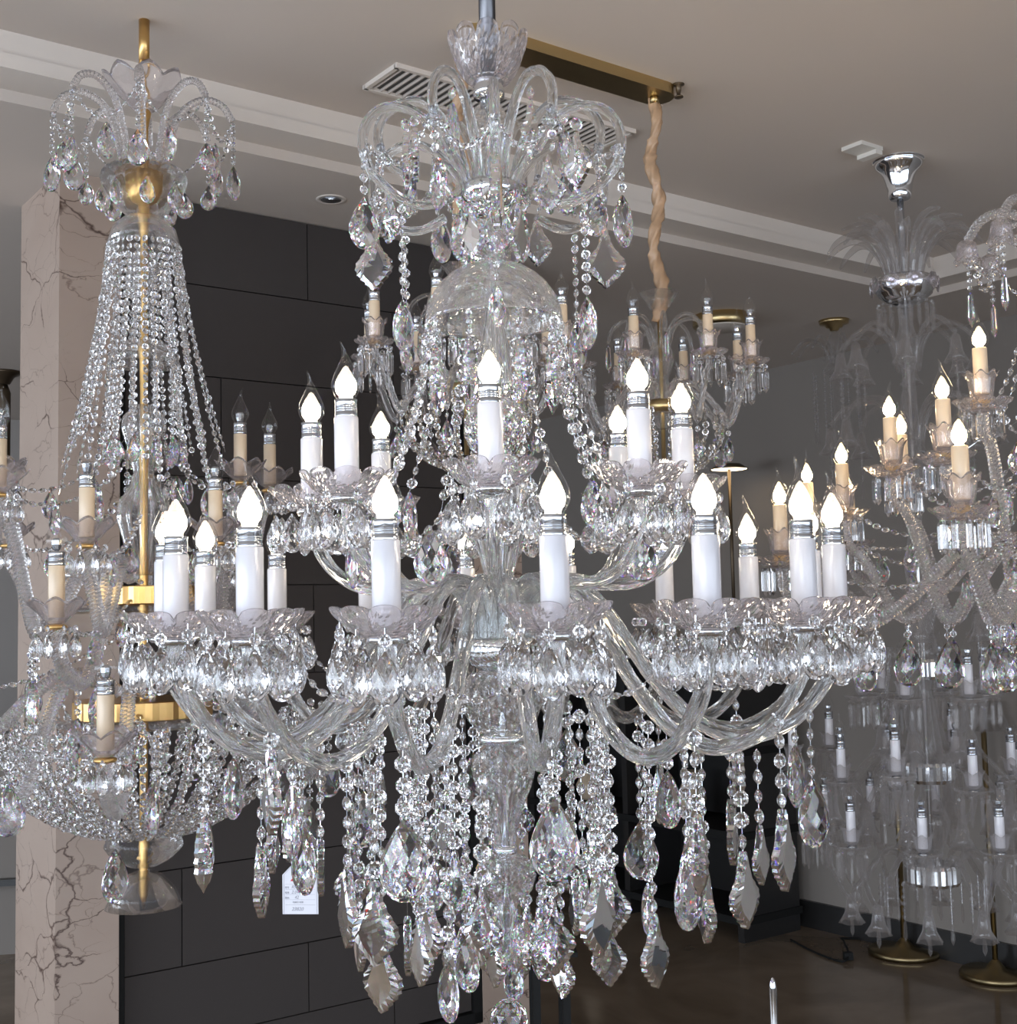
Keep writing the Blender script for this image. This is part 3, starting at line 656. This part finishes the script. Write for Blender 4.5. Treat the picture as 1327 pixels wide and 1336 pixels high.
# ---- big many-tiered chandelier farther back on the right, hung from a chrome bell
def tiered_chandelier():
    root = empty('crystal_chandelier', (1.266, 1.867, 0), 'big unlit crystal chandelier with palm crown and white candles under a chrome bell canopy', 'chandelier')
    p = lambda *a, **k: part(root, *a, **k)
    p('ceiling_canopy', lathe(smooth_prof([(.001, 2.845), (.024, 2.846), (.034, 2.856), (.040, 2.89), (.052, 2.93), (.070, 2.952), (.074, 2.964), (.074, 2.9695), (.001, 2.9695)], 4), 40), 'chrome')
    p('hanging_stem', tube([(0, 0, 2.70), (0, 0, 2.85)], .010, 14), 'steel')
    p('centre_column', lathe(resample([(.010, 2.70), (.018, 2.66), (.03, 2.6), (.02, 2.45), (.035, 2.40), (.018, 2.30), (.03, 2.0), (.018, 1.85), (.04, 1.7), (.02, 1.6), (.05, 1.45), (.02, 1.35), (.05, 1.15), (.02, 1.05), (.06, .95), (.03, .85), (.01, .74)], 90), 24), 'far_glass')
    p('centre_rod', tube([(0, 0, .8), (0, 0, 2.7)], .006, 8), 'chrome')
    p('chrome_bowl', lathe(resample([(.02, 2.51), (.06, 2.525), (.088, 2.56), (.092, 2.585), (.085, 2.60), (.02, 2.60)], 16), 40), 'chrome')
    for z in (1.405, 1.10, .80):
        p('chrome_hub', lathe([(.01, z-.03), (.075, z-.03), (.08, z-.02), (.08, z+.02), (.075, z+.03), (.01, z+.03)], 48, flute(24, .05)), 'chrome', False)
    leaf = arm_mesh('palm_frond', [(.05, 2.59), (.065, 2.66), (.10, 2.715), (.15, 2.735), (.20, 2.715), (.232, 2.68)], 0, M['far_glass'], 3, .45, 0, 12, 5, lambda t: .004+.010*math.sin(PI*min(1, t*1.02))**.7)
    leaf2 = arm_mesh('palm_frond', [(.035, 2.60), (.05, 2.69), (.085, 2.755), (.13, 2.775), (.18, 2.765)], 0, M['far_glass'], 3, .45, 0, 12, 5, lambda t: .004+.009*math.sin(PI*min(1, t*1.02))**.7)
    for k in range(14): ob('palm_frond', leaf, root, (0, 0, 0), R(360/14*k))
    for k in range(9): ob('palm_frond', leaf2, root, (0, 0, 0), R(40*k+9))
    ros = MB(); ros.add(lathe([(.001, 0), (.010, .002), (.026, .006), (.026, .009), (.001, .006)], 7), False, 0); ros.add(lathe([(.001, 0), (.009, 0), (.009, .010), (.001, .014)], 8), False, 0)
    ros = ros.mesh('rosette', [M['dish']])
    for k in range(9):
        a = R(40*k-10); o = ob('rosette', ros, root, (.092*math.cos(a), .092*math.sin(a), 2.575)); o.rotation_euler = (0, PI/2, a)
    FRB = prism_fringe(18, .082, .07, .010, M['far_glass']); ob('prism_fringe', FRB, root, (0, 0, 2.52))
    fr = prism_fringe(9, .040, .075, .010, M['far_glass'])
    tul = mesh1('tulip_cup', tulip(.010, .034, .055, 6), M['far_glass'], True)
    sau = mesh1('saucer', lathe([(.008, 0), (.03, .004), (.054, .016), (.05, .018), (.028, .008), (.008, .004)], 32, lambda t, r, z, k: (r*(1+.05*math.cos(8*t)), z)), M['far_glass'], True)
    bell = mesh1('glass_bell', lathe([(.004, .0), (.012, -.006), (.016, -.03), (.02, -.055), (.036, -.085), (.033, -.085), (.018, -.052), (.012, -.02), (.004, -.006)], 30, lambda t, r, z, k: (r*(1+.1*math.cos(6*t)*(1 if k in (4, 5) else 0)), z), True), M['far_glass'], True)
    for n, r, zt, zh, ph in ((6, .18, 1.44, 1.43, 25), (8, .27, 1.195, 1.12, 8), (10, .335, 1.035, .83, 14), (6, .40, 1.25, 1.12, 30)):
        ze = zt-.118; me = arm_mesh('candle_arm', arm_path(r, zh, ze, .07, .09), .009, M['far_glass'], 3, .2, 60, 12, 10)
        for k in range(n):
            th = ph+360/n*k; ar = ob('candle_arm', me, root, (0, 0, 0), R(th)-PI/2)
            ob('saucer', sau, ar, (r, 0, ze-.012))
            candle(ar, r, ze, SLEEVE_FAR, RING_S, tul, UNLIT, cupdz=0, rz=rnd.random()*6, s=.88)
            ob('prism_fringe', fr, ar, (r, 0, ze-.006)); ob('glass_bell', bell, ar, (.72*r, 0, min(zh, ze)-.085)); hang(ar, 'spear_pendant', SPEAR_F, (.72*r, 0, min(zh, ze)-.15))
    for z, r, n in ((2.43, .20, 8), (2.20, .24, 8), (1.62, .28, 10)):   # glass crooks of the middle body with bells of beads
        me = arm_mesh('crook_arm', [(.03, z-.12), (.05, z-.03), (.10, z+.02), (r-.05, z+.01), (r, z-.04)], .007, M['far_glass'], 0, 0, 0, 10, 5)
        for k in range(n):
            a = 360/n*k+10*z; ob('crook_arm', me, root, (0, 0, 0), R(a)-PI/2)
            q = pol(a, r, z-.045); ob('glass_bell', bell, root, q)
            mm, ln = far_strand(6); ob('bead_strand', mm, root, (q[0], q[1], q[2]-.05)); hang(root, 'spear_pendant', SPEAR_F, (q[0], q[1], q[2]-.05-ln))
    for k in range(14):
        q = pol(360/14*k, .15, .80); mm, ln = far_strand(6); ob('bead_strand', mm, root, q); hang(root, 'spear_pendant', SPEAR_F, (q[0], q[1], q[2]-ln))
_fs = {}
def far_strand(n):
    if n not in _fs: _fs[n] = bead_run([(0, 0, 0), (0, 0, -.0185*n)], OCT[.0075], .0185, n, True, .0005).mesh('bead_strand', [M['far_bead'], M['chrome']])
    return _fs[n], n*.0185
M['far_bead'] = thin_glass('far bead glass', (.96, .95, .95), veil=.2)
SLEEVE_FAR = sleeve_mesh(.0150, .098, M['white'])
RING_S = mesh1('socket_ring', lathe([(.006, -.005), (.016, -.003), (.016, .003), (.006, .005)], 16), M['steel'], True)
SPEAR_F = mesh1('spear_pendant', spear(.013, .060), M['far_glass'])
tiered_chandelier()

# ---- two small cream chandeliers that hang side by side from the long brass plate
def cream_chandelier():
    root = empty('crystal_chandelier', (.43, 1.28, 0), 'small unlit crystal chandelier with cream candles hanging from the satin covered chain', 'chandelier')
    p = lambda *a, **k: part(root, *a, **k)
    sat = [(.010*math.sin(k*1.1), .008*math.cos(k*1.7), 2.945-.040*k) for k in range(16)]
    g = random.Random(3); rr = [g.uniform(.013, .021) for _ in range(40)]
    v, f = tube([tuple(x) for x in spline(sat, 4)], lambda t: rr[int(t*38)], 16, 4, .3, 26); p('satin_chain_cover', (v, f), 'fabric', True, 'champagne satin sleeve over the chain')
    p('gold_stem', tube([(0, 0, 1.97), (0, 0, 2.37)], .006, 10), 'brass')
    p('crown_cup', lathe([(.01, 2.37), (.02, 2.375), (.05, 2.42), (.047, 2.42), (.018, 2.38), (.01, 2.375)], 32, lambda t, r, z, k: (r*(1+.06*math.cos(8*t)), z), True), 'dome')
    p('cut_vase', lathe(resample([(.012, 2.30), (.03, 2.27), (.035, 2.24), (.018, 2.19), (.04, 2.13), (.045, 2.10), (.02, 2.06)], 28), 36), 'dome')
    p('brass_hub', lathe([(.01, 2.105), (.045, 2.105), (.05, 2.12), (.045, 2.135), (.01, 2.135)], 28), 'brass')
    me = arm_mesh('candle_arm', arm_path(.235, 2.14, 2.215, .04, .075), .0085, M['rope'], 4, .14, 60, 14, 12)
    cr = arm_mesh('crook_arm', [(.02, 2.27), (.04, 2.33), (.08, 2.35), (.12, 2.33), (.135, 2.29)], .005, M['dome'], 0, 0, 0, 8, 5)
    for k in range(8):
        th = -23+45*k; ar = ob('candle_arm', me, root, (0, 0, 0), R(th)-PI/2)
        candle(ar, .235, 2.215, SLEEVE_C, RING_G, TULIP, UNLIT, cupdz=0, rz=rnd.random()*6, s=.82)
        o = ob('saucer', DISH, ar, (.235, 0, 2.203)); o.scale = (.7, .7, .45)
        o = ob('prism_fringe', FR_PRISM, ar, (.235, 0, 2.205)); mm, ln = strand_mesh('oct', .0075, 2, 1); ob('bead_strand', mm, ar, (.17, 0, 2.065)); hang(ar, 'teardrop_pendant', DROP, (.17, 0, 2.065-ln))
        ob('crook_arm', cr, root, (0, 0, 0), R(th+22)-PI/2); hang(root, 'spear_pendant', SPEAR, pol(th+22, .135, 2.285))
    for k in range(20): swag_strand(root, pol(18*k, .15, 2.10), pol(18*k+4, .025, 1.93), .02, OCT[.009], .0185, 'basket_strand', k, .045, wire='brass')
    return root
def copy_tree(o, parent=None):
    c = o.copy(); COL.objects.link(c)
    if parent: c.parent = parent
    for ch in list(o.children): copy_tree(ch, c)
    return c
b2 = cream_chandelier(); b1 = copy_tree(b2); b1.location = (-.07, .99, 0); b1.rotation_euler.z = R(10)
b1['label'] = 'small unlit crystal chandelier with cream candles, mostly hidden behind the largest chandelier'
for o in (b1, b2): o['group'] = 'small chandeliers on the long brass plate'


# ================================================================== the room
U = Vector((.809017, .587785, 0)); W = Vector((-.587785, .809017, 0))
ROOMROT = math.atan2(U.y, U.x)
def ubox(mb, u0, u1, n0, n1, z0, z1, mat=0):
    mb.add(box((u0+u1)/2, (n0+n1)/2, (z0+z1)/2, u1-u0, n1-n0, z1-z0), False, mat); return mb
def room(name, mb, mats, kind='structure', parent=None):
    o = ob(name, mb.mesh(name, [M[m] for m in mats]), parent, (0, 0, 0), ROOMROT if parent is None else 0)
    if kind: o['kind'] = kind
    return o
U0, U1, N0, N1 = -4.5, 3.88, -5.0, 6.4
UF = U1+.1                                         # the next bay runs on past the right wall           # the shell
ZC, ZS = 2.97, 2.847
tu, tn = 3.165, 1.375                             # tray corner
room('floor', ubox(MB(), U0-.2, UF+.2, N0-.2, N1+.2, -.1, 0), ['floor'])
m = MB(); ubox(m, U0, tu, N0, tn, ZC, ZC+.1)
room('ceiling', m, ['ceiling'])
m = MB(); ubox(m, tu+.113, UF, N0, N1, ZS, ZC+.1); ubox(m, U0, tu+.113, tn+.113, N1, ZS, ZC+.1)
room('ceiling_soffit', m, ['ceiling'])
m = MB(); ubox(m, U0, tu+.113, tn, tn+.113, 2.877, ZC+.1); ubox(m, tu, tu+.113, N0, tn, 2.877, ZC+.1)
ubox(m, U0, tu+.01, tn-.012, tn, 2.877, 2.912); ubox(m, tu-.012, tu, N0, tn, 2.877, 2.912)
room('trim_1', m, ['mould'])
room('wall_far', ubox(MB(), U0, UF, N1, N1+.15, 0, ZC), ['farwall'])
room('wall_right', ubox(MB(), U1, U1+.15, N0, N1, 0, ZC), ['grey'])
room('baseboard_right', ubox(MB(), U1-.02, U1, N0, N1, 0, .13), ['dark'])
# window walls behind and to the left of the viewer: piers, sill and head with open glazing bays
m = MB(); ubox(m, U0, U1, N0-.15, N0, 0, .35); ubox(m, U0, U1, N0-.15, N0, 2.5, ZC)
for k in range(8): x = U0+(U1-U0)*k/7; ubox(m, x-.07, x+.07, N0-.15, N0, .3, 2.55)
room('wall_back', m, ['grey'])
m = MB(); ubox(m, U0-.15, U0, N0, N1, 0, .35); ubox(m, U0-.15, U0, N0, N1, 2.5, ZC)
for k in range(9): y = N0+(N1-N0)*k/8; ubox(m, U0-.15, U0, y-.07, y+.07, .3, 2.55)
room('wall_left', m, ['grey'])
# charcoal upholstered panel wall between two marble piers
m = MB(); pu0, pu1, pn = .07, 1.30, 1.946
zs = [.415, .62, .893, 1.165, 1.43, 1.70, 2.02, 2.322, 2.596, ZS]
vs = [.97, .671, .272, .55, .85, .40, .70, .397, .69]
ubox(m, pu0, pu1, pn+.02, pn+.30, .25, ZS, 0)
g = .0018
rows = [(.30, .415, .97)] + [(a, b, vs[i+1] if i+1 < len(vs) else .69) for i, (a, b) in enumerate(zip(zs, zs[1:]))]
rows = [(.30, .415, .97), (.415, .62, .671), (.62, .893, .272), (.893, 1.165, .671), (1.165, 1.43, .30), (1.43, 1.70, .70), (1.70, 2.02, .42), (2.02, 2.322, .397), (2.322, 2.596, .69), (2.596, ZS-.002, .69)]
rows[8] = (2.322, 2.596, 1.0)
for z0, z1, v in rows:
    for a, b in ((pu0+.035, v), (v, pu1-.035)): ubox(m, a+g, b-g, pn, pn+.02, z0+g, z1-g, 0)
ubox(m, pu0, pu0+.032, pn-.012, pn+.02, .26, ZS, 1); ubox(m, pu1-.032, pu1, pn-.012, pn+.02, .26, ZS, 1); ubox(m, pu0, pu1, pn-.012, pn+.02, .26, .295, 1)
room('wall_panelled', m, ['panel', 'black'])
m = MB(); ubox(m, pu0, pu1, pn+.02, pn+.30, 0, .25); room('trim_2', m, ['marble'])
room('wall_pier_left', ubox(MB(), -.10, pu0, 1.888, 2.26, 0, ZS), ['marble'])
room('wall_pier_right', ubox(MB(), pu1, 1.50, 1.93, 2.40, 0, ZS), ['marble'])

# ================================================================== fixtures and things about the room
def uw(u, n, z): q = U*u+W*n; return (q.x, q.y, z)
def thing(name, loc, label, cat, rz=0., group=None):
    o = empty(name, loc, label, cat, group); o.rotation_euler.z = rz; return o
# long brass ceiling plate
t = thing('ceiling_plate', uw(.82, .775, ZC), 'long rounded brass plate on the ceiling that two chandeliers hang from', 'ceiling plate', ROOMROT)
pts = [(sx*.29+.045*math.cos(a)*(1), .045*math.sin(a), z) for sx, a0 in ((1, -PI/2), (-1, PI/2)) for a in [a0+PI*i/12 for i in range(13)] for z in (0, -.028)]
ob('plate', mesh1('plate', hull([(x, y, z) for x, y, z in pts]), M['brass']), t)
for x in (-.28, .28): ob('chain_hook', mesh1('chain_hook', tube([(x, 0, -.026), (x, 0, -.045)], .012, 14), M['brass'], True), t)
# air vent
t = thing('air_vent', uw(.86, 1.105, ZC), 'long slatted air vent in the ceiling behind the tallest crown', 'vent', ROOMROT)
m = MB()
for sx, sy, lx, ly in ((0, .078, .80, .012), (0, -.078, .80, .012), (.394, 0, .012, .156), (-.394, 0, .012, .156)): m.add(box(sx, sy, -.006, lx, ly, .012))
ob('vent_frame', m.mesh('vent_frame', [M['mould']]), t)
ob('vent_shade_plate', mesh1('vent_shade_plate', box(0, 0, -.0015, .776, .144, .003), M['dark']), t)  # flat dark plate painted for the shade inside the duct; ceiling is uncut
m = MB()
for k in range(34): m.add(box(-.376+.0228*k, 0, -.006, .004, .142, .009), False, 0)
ob('vent_slats', m.mesh('vent_slats', [M['ceiling']]), t)
# downlight
t = thing('recessed_downlight', (-.48, 1.758, ZS), 'round recessed downlight in the lowered ceiling edge above the charcoal wall', 'downlight')
ob('trim_ring', mesh1('trim_ring', lathe([(.030, -.001), (.043, -.003), (.045, -.0005), (.045, .0), (.030, 0)], 32, None, True), M['mould'], True), t)
ob('reflector', mesh1('reflector', lathe([(.0305, -.0025), (.026, -.0015), (.012, -.001), (.001, -.0008)], 28), M['steel'], True), t)
# sprinkler, sensor plate
t = thing('fire_sprinkler', (.497, 1.261, ZC), 'small metal fire sprinkler head on the ceiling', 'sprinkler')
ob('sprinkler_body', mesh1('sprinkler_body', lathe([(.001, -.036), (.012, -.036), (.012, -.033), (.004, -.030), (.007, -.018), (.008, -.004), (.016, -.002), (.016, 0), (.001, 0)], 20), M['bronze'], True), t)
m = MB().add(box(0, 0, -.006, .10, .075, .012)).add(box(.034, 0, -.018, .03, .07, .014)); tag(ob('ceiling_sensor', m.mesh('ceiling_sensor', [M['plastic']]), None, (1.118, 1.743, ZC), ROOMROT), 'small white sensor plate on the ceiling beside the chrome bell canopy', 'sensor')
# round brass flush lamp, brass rosette pendant
t = thing('flush_ceiling_lamp', (.978, 3.376, ZS), 'round drum shaped brass ceiling lamp far behind', 'ceiling lamp')
ob('drum', mesh1('drum', lathe([(.001, -.052), (.11, -.052), (.122, -.048), (.126, -.044), (.126, -.002), (.122, 0), (.001, 0)], 48), M['brass'], True), t)
ob('diffuser', mesh1('diffuser', lathe([(.001, -.058), (.10, -.056), (.108, -.052), (.001, -.052)], 40), M['mould'], True), t)
t = thing('crystal_pendant_lamp', (1.493, 3.507, 0), 'small faint crystal pendant under a stepped brass ceiling rosette, far behind', 'pendant lamp')
ob('ceiling_rosette', mesh1('ceiling_rosette', lathe([(.001, 2.80), (.018, 2.80), (.022, 2.812), (.036, 2.815), (.04, 2.826), (.062, 2.83), (.066, 2.8465), (.001, 2.8465)], 36), M['brass'], True), t)
ob('glass_stem', mesh1('glass_stem', lathe(resample([(.01, 2.80), (.03, 2.76), (.035, 2.74), (.015, 2.69), (.03, 2.66), (.06, 2.62), (.02, 2.60), (.015, 2.3), (.03, 2.2), (.01, 2.1)], 40), 24), M['far_glass'], True), t)
cr = arm_mesh('crook_arm', [(.02, 2.66), (.06, 2.74), (.13, 2.76), (.19, 2.70)], .006, M['far_glass'], 0, 0, 0, 8, 5)
for k in range(8):
    ob('crook_arm', cr, t, (0, 0, 0), R(45*k)); q = pol(45*k, .10, 2.62); mm, ln = far_strand(14); ob('bead_strand', mm, t, q); hang(t, 'spear_pendant', SPEAR_F, (q[0], q[1], q[2]-ln))
# bronze pendant far left
t = thing('bronze_pendant_lamp', (-2.436, 4.264, 0), 'dark bronze pendant lamp at the far left edge', 'pendant lamp')
ob('ceiling_rosette', mesh1('ceiling_rosette', lathe([(.001, 2.78), (.03, 2.785), (.05, 2.82), (.08, 2.835), (.082, 2.8465), (.001, 2.8465)], 32), M['bronze'], True), t)
ob('pendant_tube', mesh1('pendant_tube', lathe([(.001, 2.2), (.03, 2.2), (.034, 2.24), (.034, 2.74), (.02, 2.78), (.001, 2.78)], 20), M['bronze'], True), t)
# floor lamps
def floor_lamp(x, y, zt, br, pr, mat, sr, sh, smat, label, glow=False, z0=0.):
    t = thing('table_lamp' if glow else 'floor_lamp', (x, y, z0), label, 'table lamp' if glow else 'floor lamp')
    ob('base', mesh1('base', lathe([(.001, 0), (br, 0), (br, .018), (br*.95, .028), (br*.3, .036), (pr*2.2, .06), (pr, .075), (.001, .075)], 44), M[mat], True), t)
    ob('pole', mesh1('pole', tube([(0, 0, .07), (0, 0, zt)], pr, 12), M[mat], True), t)
    if glow:
        s = ob('lamp_shade', mesh1('lamp_shade', lathe([(.001, zt+.012), (sr*.6, zt+.010), (sr, zt-.018), (sr*.97, zt-.018), (sr*.58, zt+.004), (.001, zt+.006)], 40), M['bronze'], True), t)
        ob('light_disc', mesh1('light_disc', lathe([(.001, zt-.016), (sr*.9, zt-.016), (sr*.9, zt-.012), (.001, zt-.012)], 32), M[smat], True), s)
    else: ob('lamp_shade', mesh1('lamp_shade', lathe([(sr*.62, zt+sh), (sr, zt), (sr-.004, zt), (sr*.62-.004, zt+sh)], 40, None, True), M[smat], True), t)
floor_lamp(1.19, 4.49, .985, .08, .009, 'bronze', .10, .02, 'shade', 'thin dark table lamp with a small glowing disc shade, on the long dark cabinet', True, 1.3385)
floor_lamp(1.818, 3.973, 1.05, .16, .012, 'old_brass', .11, .12, 'far_glass', 'brass floor lamp with round base, on the floor left of the other brass lamp')
floor_lamp(2.087, 3.583, 1.05, .15, .012, 'old_brass', .11, .12, 'far_glass', 'brass floor lamp with round base, nearest the right wall')
# power cable on the floor
pts = [(1.36, 4.25, .006), (1.42, 4.02, .006), (1.50, 3.86, .006), (1.55, 3.93, .02), (1.58, 4.12, .03), (1.62, 4.25, .006), (1.80, 4.18, .006), (1.86, 4.02, .006)]
t = thing('power_cable', (0, 0, 0), 'thin black power cable with a plug lying on the floor', 'cable'); t.location = (1.5, 4, 0)
pts = [(x-1.5, y-4, z) for x, y, z in pts]
ob('cord', mesh1('cord', tube([tuple(q) for q in spline(pts, 6)], .005, 8), M['black'], True), t)
ob('plug', mesh1('plug', hull([(x, y, z) for x in (-.02, .02) for y in (-.015, .015) for z in (.003, .035)] + [(0, .03, .02)]), M['black']), t, (.04, -.10, 0))
# black metal stand by the right pier
t = thing('plant_stand', (.125, 2.0, 0), 'slim black metal stand on the floor before the marble pier', 'stand', R(4))
ob('top_plate', mesh1('top_plate', box(0, 0, .575, .16, .16, .014), M['black']), t)
for sx in (-1, 1):
    for sy in (-1, 1): ob('leg', mesh1('leg', box(sx*.045, sy*.06, .284, .022, .022, .568), M['black']), t)
for z in (.28,): ob('shelf_ring', mesh1('shelf_ring', tube([(.085*math.cos(a), .085*math.sin(a), z) for a in [2*PI*i/28 for i in range(29)]], .008, 8), M['black'], True), t)
# chrome display rod in front
t = thing('display_rod', (.449, .251, 0), 'slim rounded chrome rod rising at the bottom of the picture', 'display rod')
ob('base', mesh1('base', lathe([(.001, 0), (.12, 0), (.12, .012), (.02, .02), (.001, .02)], 36), M['chrome'], True), t)
ob('rod', mesh1('rod', lathe([(.001, .018), (.0065, .018), (.0065, .955), (.005, .966), (.002, .972), (.0003, .973)], 16), M['chrome'], True), t)
# dark display cabinet deep in the next bay
t = thing('display_cabinet', (.56, 5.35, 0), 'long dark open display cabinet against the far grey wall', 'cabinet', R(-54))
m = MB()
for x in (-1.23, -.4, .42, 1.23): m.add(box(x, 0, .66, .04, .4, 1.32))
m.add(box(0, .19, .66, 2.46, .02, 1.3))
ob('cabinet_body', m.mesh('cabinet_body', [M['dark']]), t)
for z in (.1, .5, .9, 1.32): ob('shelf', mesh1('shelf', box(0, 0, z, 2.52, .42, .035), M['black']), t)
for i, (x, z, r, h, mt) in enumerate(((-.75, .918, .07, .16, 'brass'), (-.1, .518, .09, .2, 'cream'), (.1, .918, .06, .22, 'mould'), (.75, .918, .08, .14, 'brass'), (-.7, .518, .08, .18, 'mould'), (.72, .518, .08, .24, 'cream'))):
    lab = ['small brass jar on the cabinet shelf at left', 'cream vase on the lower middle cabinet shelf', 'pale vase on the upper middle cabinet shelf', 'small brass jar on the cabinet shelf at right', 'pale vase on the lower left cabinet shelf', 'cream vase on the lower right cabinet shelf'][i]
    q = Matrix.Rotation(R(-54), 4, 'Z') @ Vector((x, 0, z)); v = lathe(resample([(.001, 0), (r*.6, 0), (r, h*.4), (r*.5, h*.8), (r*.6, h), (r*.5, h), (.001, h*.3)], 20), 24)
    tag(ob('shelf_vase', mesh1('shelf_vase', v, M[mt], True), None, (q.x+.56, q.y+5.35, q.z)), lab, 'vase', 'vases in the dark cabinet')
# low white counter far left behind the pier
t = thing('display_counter', (-2.5, 4.6, 0), 'pale display counter with dark shelves behind the marble pier, at far left', 'counter', R(10))
ob('counter_body', mesh1('counter_body', box(0, 0, .50, 1.1, .5, 1.0), M['grey']), t)
for z in (.35, .7): ob('shelf', mesh1('shelf', box(0, -.27, z, 1.04, .06, .03), M['dark']), t)
ob('counter_top', mesh1('counter_top', box(0, 0, 1.015, 1.16, .56, .03), M['dark']), t)

# price tag hanging on a thread from the chandelier arms
t = thing('price_tag', (-.406, .60, 1.115), 'white card price tag with a red logo, hanging below the left half of the chandelier', 'price tag', R(-6))
hw, hh = .036, .098
pr = [(-hw, -hh), (hw, -hh), (hw, -.022), (.014, 0), (-.014, 0), (-hw, -.022)]
v = [(x, y, z) for y in (-.0004, .0004) for x, z in pr]; f = [tuple(range(6))[::-1], tuple(range(6, 12))] + [(i, (i+1) % 6, 6+(i+1) % 6, 6+i) for i in range(6)]
f = [tuple(q) for q in f]; ob('tag_card', mesh1('tag_card', (v, f), M['tag']), t)
def poly(pts, y, mat, name, lab=None):
    o = ob(name, mesh1(name, ([(x, y, z) for x, z in pts], [tuple(range(len(pts)))]), M[mat]), t)
    if lab: o['label'] = lab
m = MB()
for pl in ([(-.020, -.034), (-.006, -.016), (.0, -.016), (-.012, -.034)], [(-.006, -.016), (.002, -.016), (.004, -.034), (-.003, -.034)], [(-.012, -.027), (.004, -.023), (.004, -.026), (-.012, -.030)]):
    m.add(([(x, -.0009, z) for x, z in pl], [(0, 1, 2, 3)]))
o = ob('red_logo', m.mesh('red_logo', [M['red']]), t)
m = MB()
for z in (-.040, -.050, -.060, -.070, -.080): m.add(box(0, -.0006, z, .060, .0002, .0003))
m.add(tube([(x*.033/.036, -.0007, zz) for x, zz in pr + [pr[0]]], .0003, 4))
ob('ruled_lines', m.mesh('ruled_lines', [M['ink']]), t)
def txt(s, x, z, size, name='tag_text', sh=0.):
    cu = bpy.data.curves.new(name, 'FONT'); cu.body = s; cu.size = size; cu.extrude = .0001; cu.shear = sh; cu.materials.append(M['ink'])
    q = bpy.data.objects.new(name, cu); COL.objects.link(q); bpy.context.view_layer.update()
    me = bpy.data.meshes.new_from_object(q.evaluated_get(bpy.context.evaluated_depsgraph_get())); bpy.data.objects.remove(q)
    return ob(name, me, t, (x, -.0008, z), rot=(PI/2, 0, 0))
for z, a, b in ((-.048, '型号', 'RSE'), (-.058, '规格', '2.04'), (-.068, '颜色', '42')): txt(a, -.031, z, .0045); txt(b, -.018 if z > -.06 else -.012, z, .0085, 'tag_handwriting', .3)
txt('吊牌价 特惠', -.016, -.0765, .0042); txt('23820', -.018, -.091, .0095, 'tag_handwriting', .3)
ob('thread', mesh1('thread', tube([(0, 0, -.006), (.004, -.02, .10), (.01, -.05, .22), (.012, -.12, .30)], .0004, 4), M['ink']), t)


# ------------------------------------------------------------------ light
def area(name, loc, d, sx, sy, e, col):
    l = bpy.data.lights.new(name, 'AREA'); l.shape = 'RECTANGLE'; l.size = sx; l.size_y = sy; l.energy = e; l.color = col
    o = bpy.data.objects.new(name, l); COL.objects.link(o); o.location = loc; o.rotation_euler = Vector(d).to_track_quat('-Z', 'Z').to_euler(); return o
for k in range(7):
    x = U0+(U1-U0)*(k+.5)/7; q = U*x + W*(N0-.25); area('window_daylight', (q.x, q.y, 1.42), W, (U1-U0)/7-.1, 2.1, 22, (.82, .90, 1))
for k in range(8):
    y = N0+(N1-N0)*(k+.5)/8; q = U*(U0-.25) + W*y; area('window_daylight', (q.x, q.y, 1.42), U, (N1-N0)/8-.1, 2.1, 58 if k < 4 else 40, (.80, .89, 1))
w = bpy.data.worlds.new('sky'); sc.world = w; w.use_nodes = True
bg = w.node_tree.nodes['Background']; bg.inputs[0].default_value = (.65, .8, 1, 1); bg.inputs[1].default_value = .6

# ------------------------------------------------------------------ camera
cd = bpy.data.cameras.new('camera'); cam = bpy.data.objects.new('camera', cd); COL.objects.link(cam); sc.camera = cam
cd.sensor_fit = 'HORIZONTAL'; cd.sensor_width = 36; cd.lens = 36*1649.4/1327; cd.clip_start = .05; cd.clip_end = 60
f = Matrix.Rotation(-.008415, 3, 'Z') @ Vector((0, math.cos(.079431), math.sin(.079431)))
base = f.to_track_quat('-Z', 'Y').to_matrix()
cam.matrix_world = Matrix.Translation((0, -1.9491, 1.6)) @ (base @ Matrix.Rotation(-.022357, 3, 'Z')).to_4x4()

sc.view_settings.view_transform = 'Standard'; sc.view_settings.look = 'None'; sc.view_settings.gamma = 1; sc.view_settings.use_curve_mapping = False
sc.view_settings.exposure = .22
cy = sc.cycles
cy.max_bounces = 15; cy.transmission_bounces = 12; cy.glossy_bounces = 6; cy.diffuse_bounces = 4; cy.transparent_max_bounces = 24
cy.caustics_reflective = True; cy.caustics_refractive = True; cy.sample_clamp_indirect = 12; cy.blur_glossy = .3
cy.use_adaptive_sampling = True; cy.adaptive_threshold = .035
